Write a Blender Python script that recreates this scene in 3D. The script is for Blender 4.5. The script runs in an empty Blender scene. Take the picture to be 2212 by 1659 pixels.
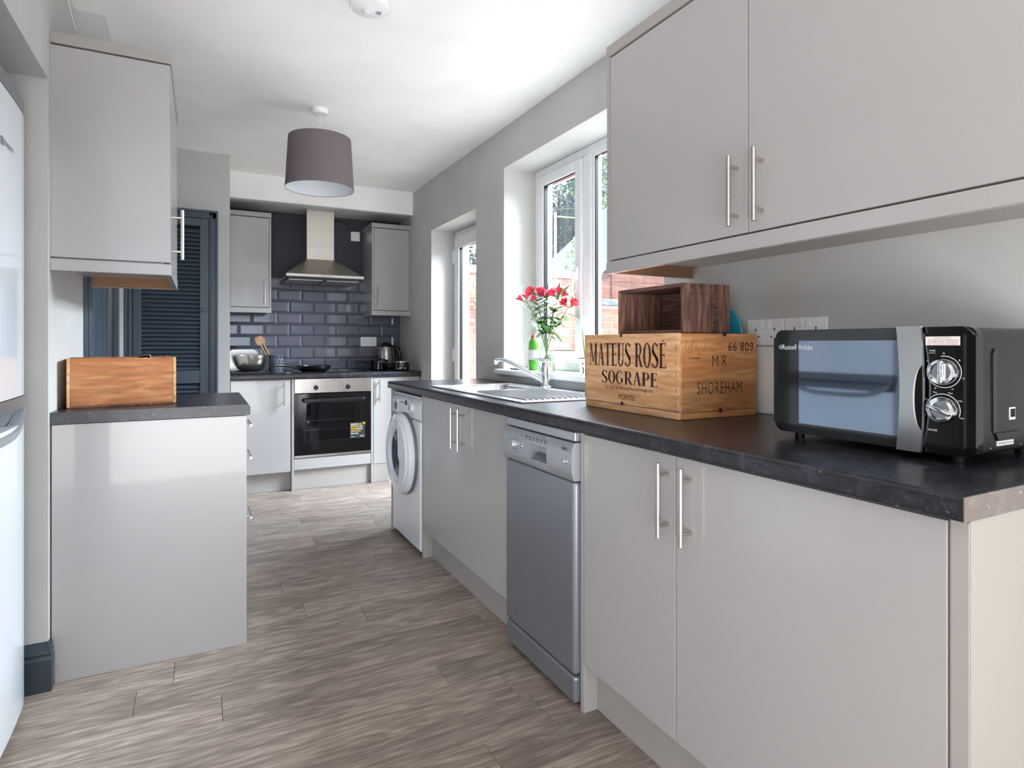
import bpy, bmesh, math, random
from mathutils import Vector, Matrix
random.seed(7)
R = math.radians
SC = bpy.context.scene
COL = SC.collection

# ------------------------------------------------------------------ camera, light, exposure
cam_d = bpy.data.cameras.new('camera'); cam = bpy.data.objects.new('camera', cam_d); COL.objects.link(cam)
cam.location = (0, 0, 1.1417); cam.rotation_euler = (R(90), 0, R(-27.274))
cam_d.lens = 36 * 1303.76 / 2212; cam_d.sensor_width = 36; cam_d.shift_y = -87.2 / 2212
cam_d.clip_start = 0.02
SC.camera = cam
SC.view_settings.view_transform = 'Standard'; SC.view_settings.look = 'None'
SC.view_settings.gamma = 1; SC.view_settings.use_curve_mapping = False
SC.view_settings.exposure = 1.6

w = bpy.data.worlds.new('sky'); SC.world = w; w.use_nodes = True
nt = w.node_tree; nt.nodes.clear()
def nd(nt, t, **k):
    n = nt.nodes.new(t)
    for a, b in k.items(): setattr(n, a, b)
    return n
tc = nd(nt, 'ShaderNodeTexCoord'); sp = nd(nt, 'ShaderNodeSeparateXYZ'); nt.links.new(tc.outputs['Generated'], sp.inputs[0])
rp = nd(nt, 'ShaderNodeValToRGB'); nt.links.new(sp.outputs['Z'], rp.inputs[0])
rp.color_ramp.elements[0].position = 0.0; rp.color_ramp.elements[0].color = (.72, .84, 1, 1)
rp.color_ramp.elements[1].position = 0.7; rp.color_ramp.elements[1].color = (.22, .45, .95, 1)
ns = nd(nt, 'ShaderNodeTexNoise'); ns.inputs['Scale'].default_value = 2.6; ns.inputs['Detail'].default_value = 6
nt.links.new(tc.outputs['Generated'], ns.inputs['Vector'])
cr = nd(nt, 'ShaderNodeValToRGB'); nt.links.new(ns.outputs[0], cr.inputs[0])
cr.color_ramp.elements[0].position = .46; cr.color_ramp.elements[1].position = .62
mx = nd(nt, 'ShaderNodeMixRGB'); nt.links.new(cr.outputs[0], mx.inputs[0]); nt.links.new(rp.outputs[0], mx.inputs[1]); mx.inputs[2].default_value = (1.0, 1.0, 1.0, 1)
bg = nd(nt, 'ShaderNodeBackground'); bg.inputs[1].default_value = .95; nt.links.new(mx.outputs[0], bg.inputs[0])
wo = nd(nt, 'ShaderNodeOutputWorld'); nt.links.new(bg.outputs[0], wo.inputs[0])

def lamp(name, kind, loc, direction, energy, color=(1, 1, 1), **k):
    d = bpy.data.lights.new(name, kind); d.energy = energy; d.color = color
    for a, b in k.items(): setattr(d, a, b)
    o = bpy.data.objects.new(name, d); COL.objects.link(o); o.location = loc
    o.rotation_euler = Vector(direction).to_track_quat('-Z', 'Y').to_euler()
    return o
lamp('sun', 'SUN', (6, -8, 8), (-1, 1.33, -3.4), 5.5, (1, .95, .88), angle=R(.6))
# added fill lamps, all unseen: two over the garden, three behind the camera
lamp('fill_garden', 'AREA', (4.0, 2.2, 3.3), (-1, .1, -.5), 440, (.82, .91, 1), shape='RECTANGLE', size=3.0, size_y=2.0)  # added fill shining in through the window onto floor and left units
lamp('fill_back_door', 'AREA', (3.1, 4.3, 2.75), (-1, 0, -.7), 80, (.76, .87, 1), shape='RECTANGLE', size=1.3, size_y=1.2)  # added fill to brighten the far floor and ceiling
lamp('fill_rear', 'AREA', (-.2, -3.1, 1.0), (0, 1, 0.6), 9, (.93, .96, 1), shape='RECTANGLE', size=3.0, size_y=1.8)  # added fill tilted upwards from the rear opening
lamp('fill_rear_left', 'AREA', (-2.9, -1.2, 1.0), (1, .8, -.1), 14, (1, .97, .95), shape='RECTANGLE', size=2.4, size_y=1.4)  # added fill for the right-hand doors; that wall has no window
lamp('fill_ceiling_uplight', 'AREA', (-.3, -1.1, .15), (0.05, .6, 1), 38, (.97, .98, 1), shape='RECTANGLE', size=2.4, size_y=1.6)  # added uplighter to brighten the ceiling, imitating floor bounce

# ------------------------------------------------------------------ materials
def lin(c):
    return tuple(((v / 255) / 12.92 if v / 255 <= .04045 else ((v / 255 + .055) / 1.055) ** 2.4) for v in c) + (1,)
def mat(name, c, rough=.5, metal=0, var=.04, scale=8, bump=0, coat=0, stretch=None, spec=.5, c2=None, bscale=None):
    m = bpy.data.materials.new(name); m.use_nodes = True; n = m.node_tree; b = n.nodes['Principled BSDF']
    b.inputs['Roughness'].default_value = rough; b.inputs['Metallic'].default_value = metal
    b.inputs['Coat Weight'].default_value = coat; b.inputs['Coat Roughness'].default_value = .04
    b.inputs['Specular IOR Level'].default_value = spec
    t = nd(n, 'ShaderNodeTexCoord'); mp = nd(n, 'ShaderNodeMapping'); n.links.new(t.outputs['Object'], mp.inputs[0])
    if stretch: mp.inputs['Scale'].default_value = stretch
    x = nd(n, 'ShaderNodeTexNoise'); x.inputs['Scale'].default_value = scale; x.inputs['Detail'].default_value = 5
    n.links.new(mp.outputs[0], x.inputs['Vector'])
    r = nd(n, 'ShaderNodeValToRGB'); n.links.new(x.outputs[0], r.inputs[0])
    l = lin(c); k = lin(c2) if c2 else l
    r.color_ramp.elements[0].position = .3; r.color_ramp.elements[1].position = .7
    r.color_ramp.elements[0].color = tuple(v * (1 - var) for v in l[:3]) + (1,)
    r.color_ramp.elements[1].color = tuple(min(1, v * (1 + var)) for v in k[:3]) + (1,)
    n.links.new(r.outputs[0], b.inputs['Base Color'])
    if bump:
        bn = nd(n, 'ShaderNodeBump'); bn.inputs['Strength'].default_value = bump; bn.inputs['Distance'].default_value = .004
        y = nd(n, 'ShaderNodeTexNoise'); y.inputs['Scale'].default_value = bscale or scale * 6; y.inputs['Detail'].default_value = 3
        n.links.new(mp.outputs[0], y.inputs['Vector'])
        n.links.new(y.outputs[0], bn.inputs['Height']); n.links.new(bn.outputs[0], b.inputs['Normal'])
    return m
def glassy(name, tint=(1, 1, 1), base=.04, rough=0.0, ior=1.45, dirt=0):
    m = bpy.data.materials.new(name); m.use_nodes = True; n = m.node_tree; n.nodes.clear()
    o = nd(n, 'ShaderNodeOutputMaterial'); mixs = nd(n, 'ShaderNodeMixShader'); f = nd(n, 'ShaderNodeFresnel'); f.inputs[0].default_value = ior
    tr = nd(n, 'ShaderNodeBsdfTransparent'); tr.inputs[0].default_value = tint + (1,)
    g = nd(n, 'ShaderNodeBsdfGlossy'); g.inputs['Roughness'].default_value = rough; g.inputs[0].default_value = (1, 1, 1, 1)
    ge = nd(n, 'ShaderNodeNewGeometry'); inv = nd(n, 'ShaderNodeMath', operation='SUBTRACT'); inv.inputs[0].default_value = 1; n.links.new(ge.outputs['Backfacing'], inv.inputs[1])
    fm = nd(n, 'ShaderNodeMath', operation='MULTIPLY'); n.links.new(f.outputs[0], fm.inputs[0]); n.links.new(inv.outputs[0], fm.inputs[1])
    n.links.new(fm.outputs[0], mixs.inputs[0]); n.links.new(g.outputs[0], mixs.inputs[2])
    if dirt:
        d = nd(n, 'ShaderNodeBsdfTranslucent'); d.inputs[0].default_value = (.9, .95, 1, 1); m2 = nd(n, 'ShaderNodeMixShader')
        t = nd(n, 'ShaderNodeTexCoord'); mp = nd(n, 'ShaderNodeMapping'); mp.inputs['Scale'].default_value = (1, 14, 1.2)
        x = nd(n, 'ShaderNodeTexNoise'); x.inputs['Scale'].default_value = 3; x.inputs['Detail'].default_value = 6
        n.links.new(t.outputs['Object'], mp.inputs[0]); n.links.new(mp.outputs[0], x.inputs['Vector'])
        r = nd(n, 'ShaderNodeMapRange'); r.inputs[1].default_value = .45; r.inputs[2].default_value = .75; r.inputs[3].default_value = dirt * .3; r.inputs[4].default_value = dirt
        n.links.new(x.outputs[0], r.inputs[0]); n.links.new(r.outputs[0], m2.inputs[0]); n.links.new(tr.outputs[0], m2.inputs[1]); n.links.new(d.outputs[0], m2.inputs[2])
        n.links.new(m2.outputs[0], mixs.inputs[1])
    else: n.links.new(tr.outputs[0], mixs.inputs[1])
    n.links.new(mixs.outputs[0], o.inputs[0]); return m
def wood(name, ca, cb, cc, axis='X', scale=1.0, rough=.6, knots=True, rnd=0.0, bump=.15):
    """grain along axis: stretched noise feeding distorted bands"""
    m = bpy.data.materials.new(name); m.use_nodes = True; n = m.node_tree; b = n.nodes['Principled BSDF']; b.inputs['Roughness'].default_value = rough
    t = nd(n, 'ShaderNodeTexCoord'); oi = nd(n, 'ShaderNodeObjectInfo')
    ad = nd(n, 'ShaderNodeVectorMath', operation='MULTIPLY_ADD')
    cmb = nd(n, 'ShaderNodeCombineXYZ')
    for i in range(3): n.links.new(oi.outputs['Random'], cmb.inputs[i])
    ad.inputs[1].default_value = (37 * rnd, 51 * rnd, 23 * rnd)
    n.links.new(cmb.outputs[0], ad.inputs[0]); n.links.new(t.outputs['Object'], ad.inputs[2])
    mp = nd(n, 'ShaderNodeMapping'); n.links.new(ad.outputs[0], mp.inputs[0])
    s = {'X': (1.1, 9, 9), 'Y': (9, 1.1, 9), 'Z': (9, 9, 1.1)}[axis]; mp.inputs['Scale'].default_value = tuple(v * scale for v in s)
    a = nd(n, 'ShaderNodeTexNoise'); a.inputs['Scale'].default_value = 1.3; a.inputs['Detail'].default_value = 3; a.inputs['Distortion'].default_value = 1.2
    n.links.new(mp.outputs[0], a.inputs['Vector'])
    mu = nd(n, 'ShaderNodeMath', operation='MULTIPLY'); mu.inputs[1].default_value = 9; n.links.new(a.outputs[0], mu.inputs[0])
    fr = nd(n, 'ShaderNodeMath', operation='PINGPONG'); fr.inputs[1].default_value = 1; n.links.new(mu.outputs[0], fr.inputs[0])
    fine = nd(n, 'ShaderNodeTexNoise'); fine.inputs['Scale'].default_value = 9; fine.inputs['Detail'].default_value = 6; n.links.new(mp.outputs[0], fine.inputs['Vector'])
    r1 = nd(n, 'ShaderNodeValToRGB'); n.links.new(fr.outputs[0], r1.inputs[0])
    r1.color_ramp.elements[0].color = lin(ca); r1.color_ramp.elements[1].color = lin(cb); r1.color_ramp.elements[0].position = .05; r1.color_ramp.elements[1].position = .8
    r2 = nd(n, 'ShaderNodeValToRGB'); n.links.new(fine.outputs[0], r2.inputs[0]); r2.color_ramp.elements[0].position = .35; r2.color_ramp.elements[1].position = .62
    r2.color_ramp.elements[0].color = (1, 1, 1, 1); r2.color_ramp.elements[1].color = (0, 0, 0, 1)
    m1 = nd(n, 'ShaderNodeMixRGB'); m1.inputs[2].default_value = lin(cc)
    ml = nd(n, 'ShaderNodeMath', operation='MULTIPLY'); ml.inputs[1].default_value = .55; n.links.new(r2.outputs[0], ml.inputs[0])
    n.links.new(ml.outputs[0], m1.inputs[0]); n.links.new(r1.outputs[0], m1.inputs[1])
    # large scale tone
    big = nd(n, 'ShaderNodeTexNoise'); big.inputs['Scale'].default_value = .5; n.links.new(mp.outputs[0], big.inputs['Vector'])
    mr = nd(n, 'ShaderNodeMapRange'); mr.inputs[1].default_value = .3; mr.inputs[2].default_value = .7; mr.inputs[3].default_value = .8; mr.inputs[4].default_value = 1.12; n.links.new(big.outputs[0], mr.inputs[0])
    rr = nd(n, 'ShaderNodeMapRange'); rr.inputs[3].default_value = 1 - .16 * min(1, rnd); rr.inputs[4].default_value = 1 + .1 * min(1, rnd); n.links.new(oi.outputs['Random'], rr.inputs[0])
    pm = nd(n, 'ShaderNodeMath', operation='MULTIPLY'); n.links.new(mr.outputs[0], pm.inputs[0]); n.links.new(rr.outputs[0], pm.inputs[1])
    hs = nd(n, 'ShaderNodeHueSaturation'); n.links.new(pm.outputs[0], hs.inputs['Value']); n.links.new(m1.outputs[0], hs.inputs['Color'])
    last = hs.outputs[0]
    if knots:
        v = nd(n, 'ShaderNodeTexVoronoi'); v.inputs['Scale'].default_value = .9; n.links.new(mp.outputs[0], v.inputs['Vector'])
        kr = nd(n, 'ShaderNodeValToRGB'); n.links.new(v.outputs['Distance'], kr.inputs[0]); kr.color_ramp.elements[0].position = .05; kr.color_ramp.elements[1].position = .2
        kr.color_ramp.elements[0].color = (.35, .35, .35, 1); kr.color_ramp.elements[1].color = (1, 1, 1, 1)
        km = nd(n, 'ShaderNodeMixRGB', blend_type='MULTIPLY'); km.inputs[0].default_value = .8; n.links.new(last, km.inputs[1]); n.links.new(kr.outputs[0], km.inputs[2]); last = km.outputs[0]
    n.links.new(last, b.inputs['Base Color'])
    bn = nd(n, 'ShaderNodeBump'); bn.inputs['Strength'].default_value = bump; bn.inputs['Distance'].default_value = .002; n.links.new(fine.outputs[0], bn.inputs['Height']); n.links.new(bn.outputs[0], b.inputs['Normal'])
    return m

M = {}
M['wall'] = mat('wall_paint', (194, 193, 190), .75, bump=.05, scale=3, bscale=200)
M['ceil'] = mat('ceiling_paint', (247, 245, 242), .8, bump=.03, scale=3, bscale=150)
M['white'] = mat('white_plastic', (238, 238, 238), .3)
M['upvc'] = mat('upvc', (240, 241, 243), .25, coat=.3)
M['greige'] = mat('gloss_greige', (170, 167, 166), .24, var=.01, scale=1.2, coat=.3)
M['greige_e'] = mat('greige_carcass', (163, 158, 154), .35, var=.01)
M['cream'] = mat('end_panel_cream', (166, 161, 152), .35, var=.01)
M['brown'] = mat('raw_board', (150, 112, 84), .8, var=.12, scale=20, stretch=(1, 6, 6))
M['navydark'] = mat('near_black_paint', (52, 54, 62), .6)
M['bluegrey'] = mat('slate_blue_paint', (70, 82, 94), .38, var=.04)
M['skirt'] = mat('skirting_paint', (50, 60, 70), .35)
M['tile'] = mat('slate_glazed_tile', (92, 94, 108), .12, var=.05, scale=3, coat=.6)
M['grout'] = mat('dark_grout', (72, 73, 82), .85)
M['steel'] = mat('brushed_steel', (196, 190, 184), .28, 1, var=.06, scale=30, stretch=(1, 1, .05))
M['steelz'] = mat('hood_steel', (205, 198, 190), .3, 1, var=.05, scale=30, stretch=(.05, 1, 1))
M['toast'] = mat('toaster_steel', (150, 147, 144), .22, 1, var=.03)
M['hchrome'] = mat('handle_chrome', (232, 235, 238), .3, 1, var=.01)
M['chrome'] = mat('chrome', (225, 228, 232), .06, 1, var=.01)
M['sinkm'] = mat('sink_steel', (228, 230, 233), .26, 1, var=.05, scale=40, stretch=(1, .06, 1))
M['black'] = mat('black_plastic', (16, 16, 18), .28)
M['blackg'] = mat('black_gloss', (8, 8, 10), .1, coat=.25, var=.02)
M['blackm'] = mat('black_nonstick', (18, 18, 22), .3, var=.1, scale=60)
M['gap'] = mat('dark_gap', (20, 19, 20), .9)
M['wash'] = mat('washer_white', (232, 234, 238), .22, coat=.4, var=.01)
M['dish'] = mat('dishwasher_silver', (150, 154, 162), .33, .75, var=.03, scale=200)
M['dishl'] = mat('dishwasher_panel', (180, 184, 190), .35, .6, var=.02, scale=200)
M['fridge'] = mat('fridge_white', (226, 231, 236), .15, coat=.5, var=.01)
M['fgrey'] = mat('fridge_trim', (120, 124, 130), .3, .3)
M['shade'] = mat('lamp_fabric', (112, 102, 105), .9, var=.05, scale=120, bump=.1)
M['lining'] = mat('lamp_lining', (222, 226, 230), .7)
M['ink'] = mat('stencil_ink', (66, 38, 36), .8, var=.35, scale=90)
M['ink2'] = mat('black_ink', (38, 28, 24), .8, var=.3, scale=90)
M['red'] = mat('red_chalk', (170, 62, 40), .8, var=.3, scale=120)
M['lblack'] = mat('print_black', (30, 30, 34), .6)
M['lwhite'] = mat('print_white', (225, 228, 230), .6)
M['lred'] = mat('print_red', (180, 60, 60), .6)
M['lyel'] = mat('print_yellow', (240, 196, 40), .6)
M['label'] = mat('paper_label', (222, 220, 218), .6)
M['pine'] = wood('crate_pine', (236, 190, 144), (220, 164, 112), (172, 118, 78), 'Y', 1.0, .55, rnd=1.0)
M['pinex'] = wood('crate_pine_x', (214, 160, 106), (196, 132, 80), (150, 96, 58), 'X', 1.0, .55, rnd=1.0)
M['orange'] = wood('crate_orange_pine', (196, 134, 84), (180, 112, 62), (118, 70, 40), 'X', .9, .55, rnd=1.0)
M['dark'] = wood('old_dark_wood', (150, 112, 90), (112, 78, 64), (54, 36, 32), 'Z', 1.4, .7, rnd=1.0)
M['darki'] = wood('old_dark_wood_inside', (124, 88, 78), (98, 66, 60), (54, 34, 32), 'Y', 1.4, .7, rnd=1.0)
M['spoon'] = wood('spoon_beech', (216, 178, 140), (204, 160, 122), (180, 134, 98), 'Z', 3, .6, knots=False)
M['plank'] = wood('floor_plank', (186, 170, 157), (152, 136, 125), (104, 88, 79), 'X', 1.15, .4, knots=False, rnd=1.0, bump=.08)
M['glass'] = glassy('window_glass', (.96, .98, .98), dirt=.012)
M['gclear'] = glassy('clear_glass', (.93, .97, .96), ior=1.5)
M['goven'] = glassy('oven_glass', (.5, .52, .56), ior=1.5)
M['gdoor'] = glassy('washer_glass', (.55, .58, .62), ior=1.5)
M['water'] = glassy('vase_water', (.88, .95, .92), ior=1.33)
for nm_, io_, tint_ in (('gvase', 1.45, (.97, .99, .98, 1)), ('water', 1.33, (.93, .98, .95, 1))):
    m = mat('clear_' + nm_, (250, 252, 251), .0, var=.002); M[nm_] = m; bs = m.node_tree.nodes['Principled BSDF']; bs.inputs['Transmission Weight'].default_value = 1; bs.inputs['IOR'].default_value = io_
M['stem'] = mat('plant_stem', (110, 150, 70), .5)
M['leaf'] = mat('plant_leaf', (58, 100, 42), .45, c2=(84, 124, 54), var=.1, scale=30)
M['petal'] = mat('coral_petal', (206, 40, 66), .5, c2=(226, 70, 84), var=.1, scale=40)
M['petal2'] = mat('pink_petal', (214, 60, 130), .5, var=.1, scale=40)
M['soap'] = mat('green_soap', (96, 176, 62), .2, var=.05)
M['turq'] = mat('turquoise_plastic', (40, 170, 200), .35)
M['brick'] = mat('red_brick', (138, 70, 56), .9, c2=(156, 84, 68), var=.12, scale=9, bump=.3)
M['mortar'] = mat('mortar', (165, 152, 140), .95)
M['slate'] = mat('slate_coping', (84, 88, 98), .8, var=.1)
M['stone'] = mat('pale_coping', (170, 171, 174), .8, var=.05)
M['shedw'] = wood('shed_boards', (140, 96, 82), (124, 82, 70), (100, 64, 54), 'X', .5, .8, knots=False)
M['felt'] = mat('shed_felt', (110, 116, 122), .9)
M['treea'] = mat('tree_leaf_green', (84, 108, 48), .6, c2=(104, 126, 60), var=.15, scale=2)
M['treeb'] = mat('tree_leaf_blue', (46, 70, 64), .6, c2=(62, 88, 74), var=.15, scale=2)
M['bark'] = mat('bark', (90, 78, 66), .9, var=.2)
M['patio'] = mat('patio_slab', (160, 155, 148), .9, var=.1, scale=5)
M['cloth'] = mat('grey_patterned', (120, 126, 142), .8)
# worktop: charcoal laminate with pale specks and clouds
def worktop_mat(name, base, cloud, spk):
    m = bpy.data.materials.new(name); m.use_nodes = True; n = m.node_tree; b = n.nodes['Principled BSDF']; b.inputs['Roughness'].default_value = .3
    t = nd(n, 'ShaderNodeTexCoord')
    a = nd(n, 'ShaderNodeTexNoise'); a.inputs['Scale'].default_value = 26; a.inputs['Detail'].default_value = 8; a.inputs['Roughness'].default_value = .7; n.links.new(t.outputs['Object'], a.inputs['Vector'])
    r = nd(n, 'ShaderNodeValToRGB'); r.color_ramp.elements[0].position = .5; r.color_ramp.elements[1].position = .8
    r.color_ramp.elements[0].color = lin(base); r.color_ramp.elements[1].color = lin(cloud); n.links.new(a.outputs[0], r.inputs[0])
    v = nd(n, 'ShaderNodeTexNoise'); v.inputs['Scale'].default_value = 130; v.inputs['Detail'].default_value = 4; n.links.new(t.outputs['Object'], v.inputs['Vector'])
    r2 = nd(n, 'ShaderNodeValToRGB'); r2.color_ramp.elements[0].position = .66; r2.color_ramp.elements[1].position = .74; n.links.new(v.outputs[0], r2.inputs[0])
    mm = nd(n, 'ShaderNodeMixRGB'); mm.inputs[2].default_value = lin(spk); n.links.new(r2.outputs[0], mm.inputs[0]); n.links.new(r.outputs[0], mm.inputs[1]); n.links.new(mm.outputs[0], b.inputs['Base Color'])
    return m
M['top'] = worktop_mat('charcoal_worktop', (31, 30, 36), (74, 74, 86), (130, 130, 142))
M['topend'] = worktop_mat('worktop_end_strip', (120, 110, 104), (150, 140, 134), (200, 196, 190))

# ------------------------------------------------------------------ mesh helpers
def nb(): return bmesh.new()
def box(bm, x0, x1, y0, y1, z0, z1, bev=0, seg=2):
    x0, x1 = sorted((x0, x1)); y0, y1 = sorted((y0, y1)); z0, z1 = sorted((z0, z1))
    r = bmesh.ops.create_cube(bm, size=1); vs = r['verts']
    for v in vs: v.co = Vector(((x0 + x1) / 2 + v.co.x * (x1 - x0), (y0 + y1) / 2 + v.co.y * (y1 - y0), (z0 + z1) / 2 + v.co.z * (z1 - z0)))
    if bev:
        es = {e for v in vs for e in v.link_edges}
        bmesh.ops.bevel(bm, geom=list(es), offset=bev, segments=seg, affect='EDGES', profile=.5)
    return bm
def tube(bm, pts, r, n=12, cap=True):
    pts = [Vector(p) for p in pts]; rings = []; rr = r if isinstance(r, (list, tuple)) else [r] * len(pts)
    up = Vector((0, 0, 1)); prev = None
    for i, p in enumerate(pts):
        d = (pts[min(i + 1, len(pts) - 1)] - pts[max(i - 1, 0)]).normalized()
        if prev is None:
            a = d.cross(up if abs(d.z) < .95 else Vector((1, 0, 0))).normalized()
        else: a = (prev - d * prev.dot(d)).normalized()
        prev = a; b = d.cross(a)
        rings.append([bm.verts.new(p + (a * math.cos(2 * math.pi * k / n) + b * math.sin(2 * math.pi * k / n)) * rr[i]) for k in range(n)])
    for A, B in zip(rings, rings[1:]):
        for k in range(n): bm.faces.new((A[k], A[(k + 1) % n], B[(k + 1) % n], B[k]))
    if cap: bm.faces.new(rings[0][::-1]); bm.faces.new(rings[-1])
    return bm
def lathe(bm, prof, c, axis='Z', n=40, sx=1, sy=1, cap=True):
    """prof: list of (radius, height along axis)"""
    rings = []
    for r, h in prof:
        ring = []
        for k in range(n):
            a = 2 * math.pi * k / n; u, v = r * math.cos(a) * sx, r * math.sin(a) * sy
            p = {'Z': (u, v, h), 'X': (h, u, v), 'Y': (v, h, u)}[axis]
            ring.append(bm.verts.new(Vector(c) + Vector(p)))
        rings.append(ring)
    for A, B in zip(rings, rings[1:]):
        for k in range(n): bm.faces.new((A[k], A[(k + 1) % n], B[(k + 1) % n], B[k]))
    if cap and prof[0][0] > 1e-5: bm.faces.new(rings[0][::-1])
    if cap and prof[-1][0] > 1e-5: bm.faces.new(rings[-1])
    bmesh.ops.remove_doubles(bm, verts=[v for g in rings for v in g], dist=1e-6)
    return bm
def prism(bm, poly, axis, a0, a1):
    """poly: 2-D points in the other two axes (XY for Z, YZ for X, XZ for Y)"""
    def P(p, a): return {'Z': (p[0], p[1], a), 'X': (a, p[0], p[1]), 'Y': (p[0], a, p[1])}[axis]
    A = [bm.verts.new(P(p, a0)) for p in poly]; B = [bm.verts.new(P(p, a1)) for p in poly]; n = len(poly)
    bm.faces.new(A[::-1]); bm.faces.new(B)
    for k in range(n): bm.faces.new((A[k], A[(k + 1) % n], B[(k + 1) % n], B[k]))
    return bm
def rrect(x0, x1, y0, y1, r, n=6):
    pts = []
    for cx, cy, a0 in ((x1 - r, y1 - r, 0), (x0 + r, y1 - r, 90), (x0 + r, y0 + r, 180), (x1 - r, y0 + r, 270)):
        for k in range(n + 1): a = R(a0 + 90 * k / n); pts.append((cx + r * math.cos(a), cy + r * math.sin(a)))
    return pts
def obj(name, bm, m, parent=None, smooth=False, label=None):
    bmesh.ops.recalc_face_normals(bm, faces=bm.faces)
    me = bpy.data.meshes.new(name); bm.to_mesh(me); bm.free()
    me.materials.append(M[m] if isinstance(m, str) else m)
    if smooth:
        for p in me.polygons: p.use_smooth = True
        me.set_sharp_from_angle(angle=R(35))
    o = bpy.data.objects.new(name, me); COL.objects.link(o)
    if parent: par(o, parent)
    if label: o['label'] = label
    return o
def par(o, parent):
    o.parent = parent
    if parent.get('_w'): o.matrix_parent_inverse = Matrix.Translation(-Vector(parent.location))
def tag(o, label=None, cat=None, group=None, kind=None):
    if label: o['label'] = label
    if cat: o['category'] = cat
    if group: o['group'] = group
    if kind: o['kind'] = kind
    return o
def thing(name, label, cat, loc, group=None, local=False, rz=0):
    o = bpy.data.objects.new(name, None); COL.objects.link(o); o.empty_display_size = .05
    o.location = loc; o.rotation_euler = (0, 0, rz)
    if not local: o['_w'] = 1
    return tag(o, label, cat, group)
def struct(name, bm, m, parent=None, smooth=False):
    o = obj(name, bm, m, parent, smooth)
    if not parent: o['kind'] = 'structure'
    return o
def b1(*a, **k): return box(nb(), *a, **k)
def copy_tree(o, parent=None):
    c = o.copy(); COL.objects.link(c)
    if parent: c.parent = parent
    for ch in list(o.children): copy_tree(ch, c)
    return c

HANDLE = {}
def handle(parent, c, bar='Z', out=(-1, 0, 0), L=.188, hole=.128, r=.006, name='handle'):
    """bar handle whose bar centre is c, posts going back along -out for 32 mm"""
    key = (bar, tuple(out), L); c = Vector(c)
    if key not in HANDLE:
        bm = nb(); d = Vector((0, 0, 1)) if bar == 'Z' else (Vector((0, 1, 0)) if bar == 'Y' else Vector((1, 0, 0)))
        tube(bm, [-d * L / 2, -d * (L / 2 - .001), d * (L / 2 - .001), d * L / 2], [r * .85, r, r, r * .85], 16)
        for s in (-1, 1): tube(bm, [d * s * hole / 2, d * s * hole / 2 - Vector(out) * .034], r * .75, 12)
        bmesh.ops.recalc_face_normals(bm, faces=bm.faces)
        me = bpy.data.meshes.new('handle'); bm.to_mesh(me); bm.free(); me.materials.append(M['steel'])
        for p in me.polygons: p.use_smooth = True
        me.set_sharp_from_angle(angle=R(40)); HANDLE[key] = me
    o = bpy.data.objects.new(name, HANDLE[key]); COL.objects.link(o); par(o, parent); o.location = c
    return o

def text_mesh(s, m, parent, name, org, right, up, width, height, depth=.0004, thin=0, spacing=1.0, italic=0):
    """string fitted to width x height; org = bottom-left corner"""
    cu = bpy.data.curves.new('t', 'FONT'); cu.body = s; cu.offset = thin; cu.space_character = spacing; cu.resolution_u = 3; cu.shear = italic
    to = bpy.data.objects.new('t', cu); COL.objects.link(to)
    bpy.context.view_layer.update()
    me = bpy.data.meshes.new_from_object(to); bpy.data.objects.remove(to)
    xs = [v.co.x for v in me.vertices]; ys = [v.co.y for v in me.vertices]
    x0, x1, y0, y1 = min(xs), max(xs), min(ys), max(ys)
    right = Vector(right); up = Vector(up); nrm = right.cross(up); org = Vector(org)
    for v in me.vertices:
        v.co = org + right * ((v.co.x - x0) / (x1 - x0) * width) + up * ((v.co.y - y0) / (y1 - y0) * height) + nrm * depth
    me.materials.clear(); me.materials.append(M[m])
    o = bpy.data.objects.new(name, me); COL.objects.link(o); par(o, parent); me.name = name
    return o

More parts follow.
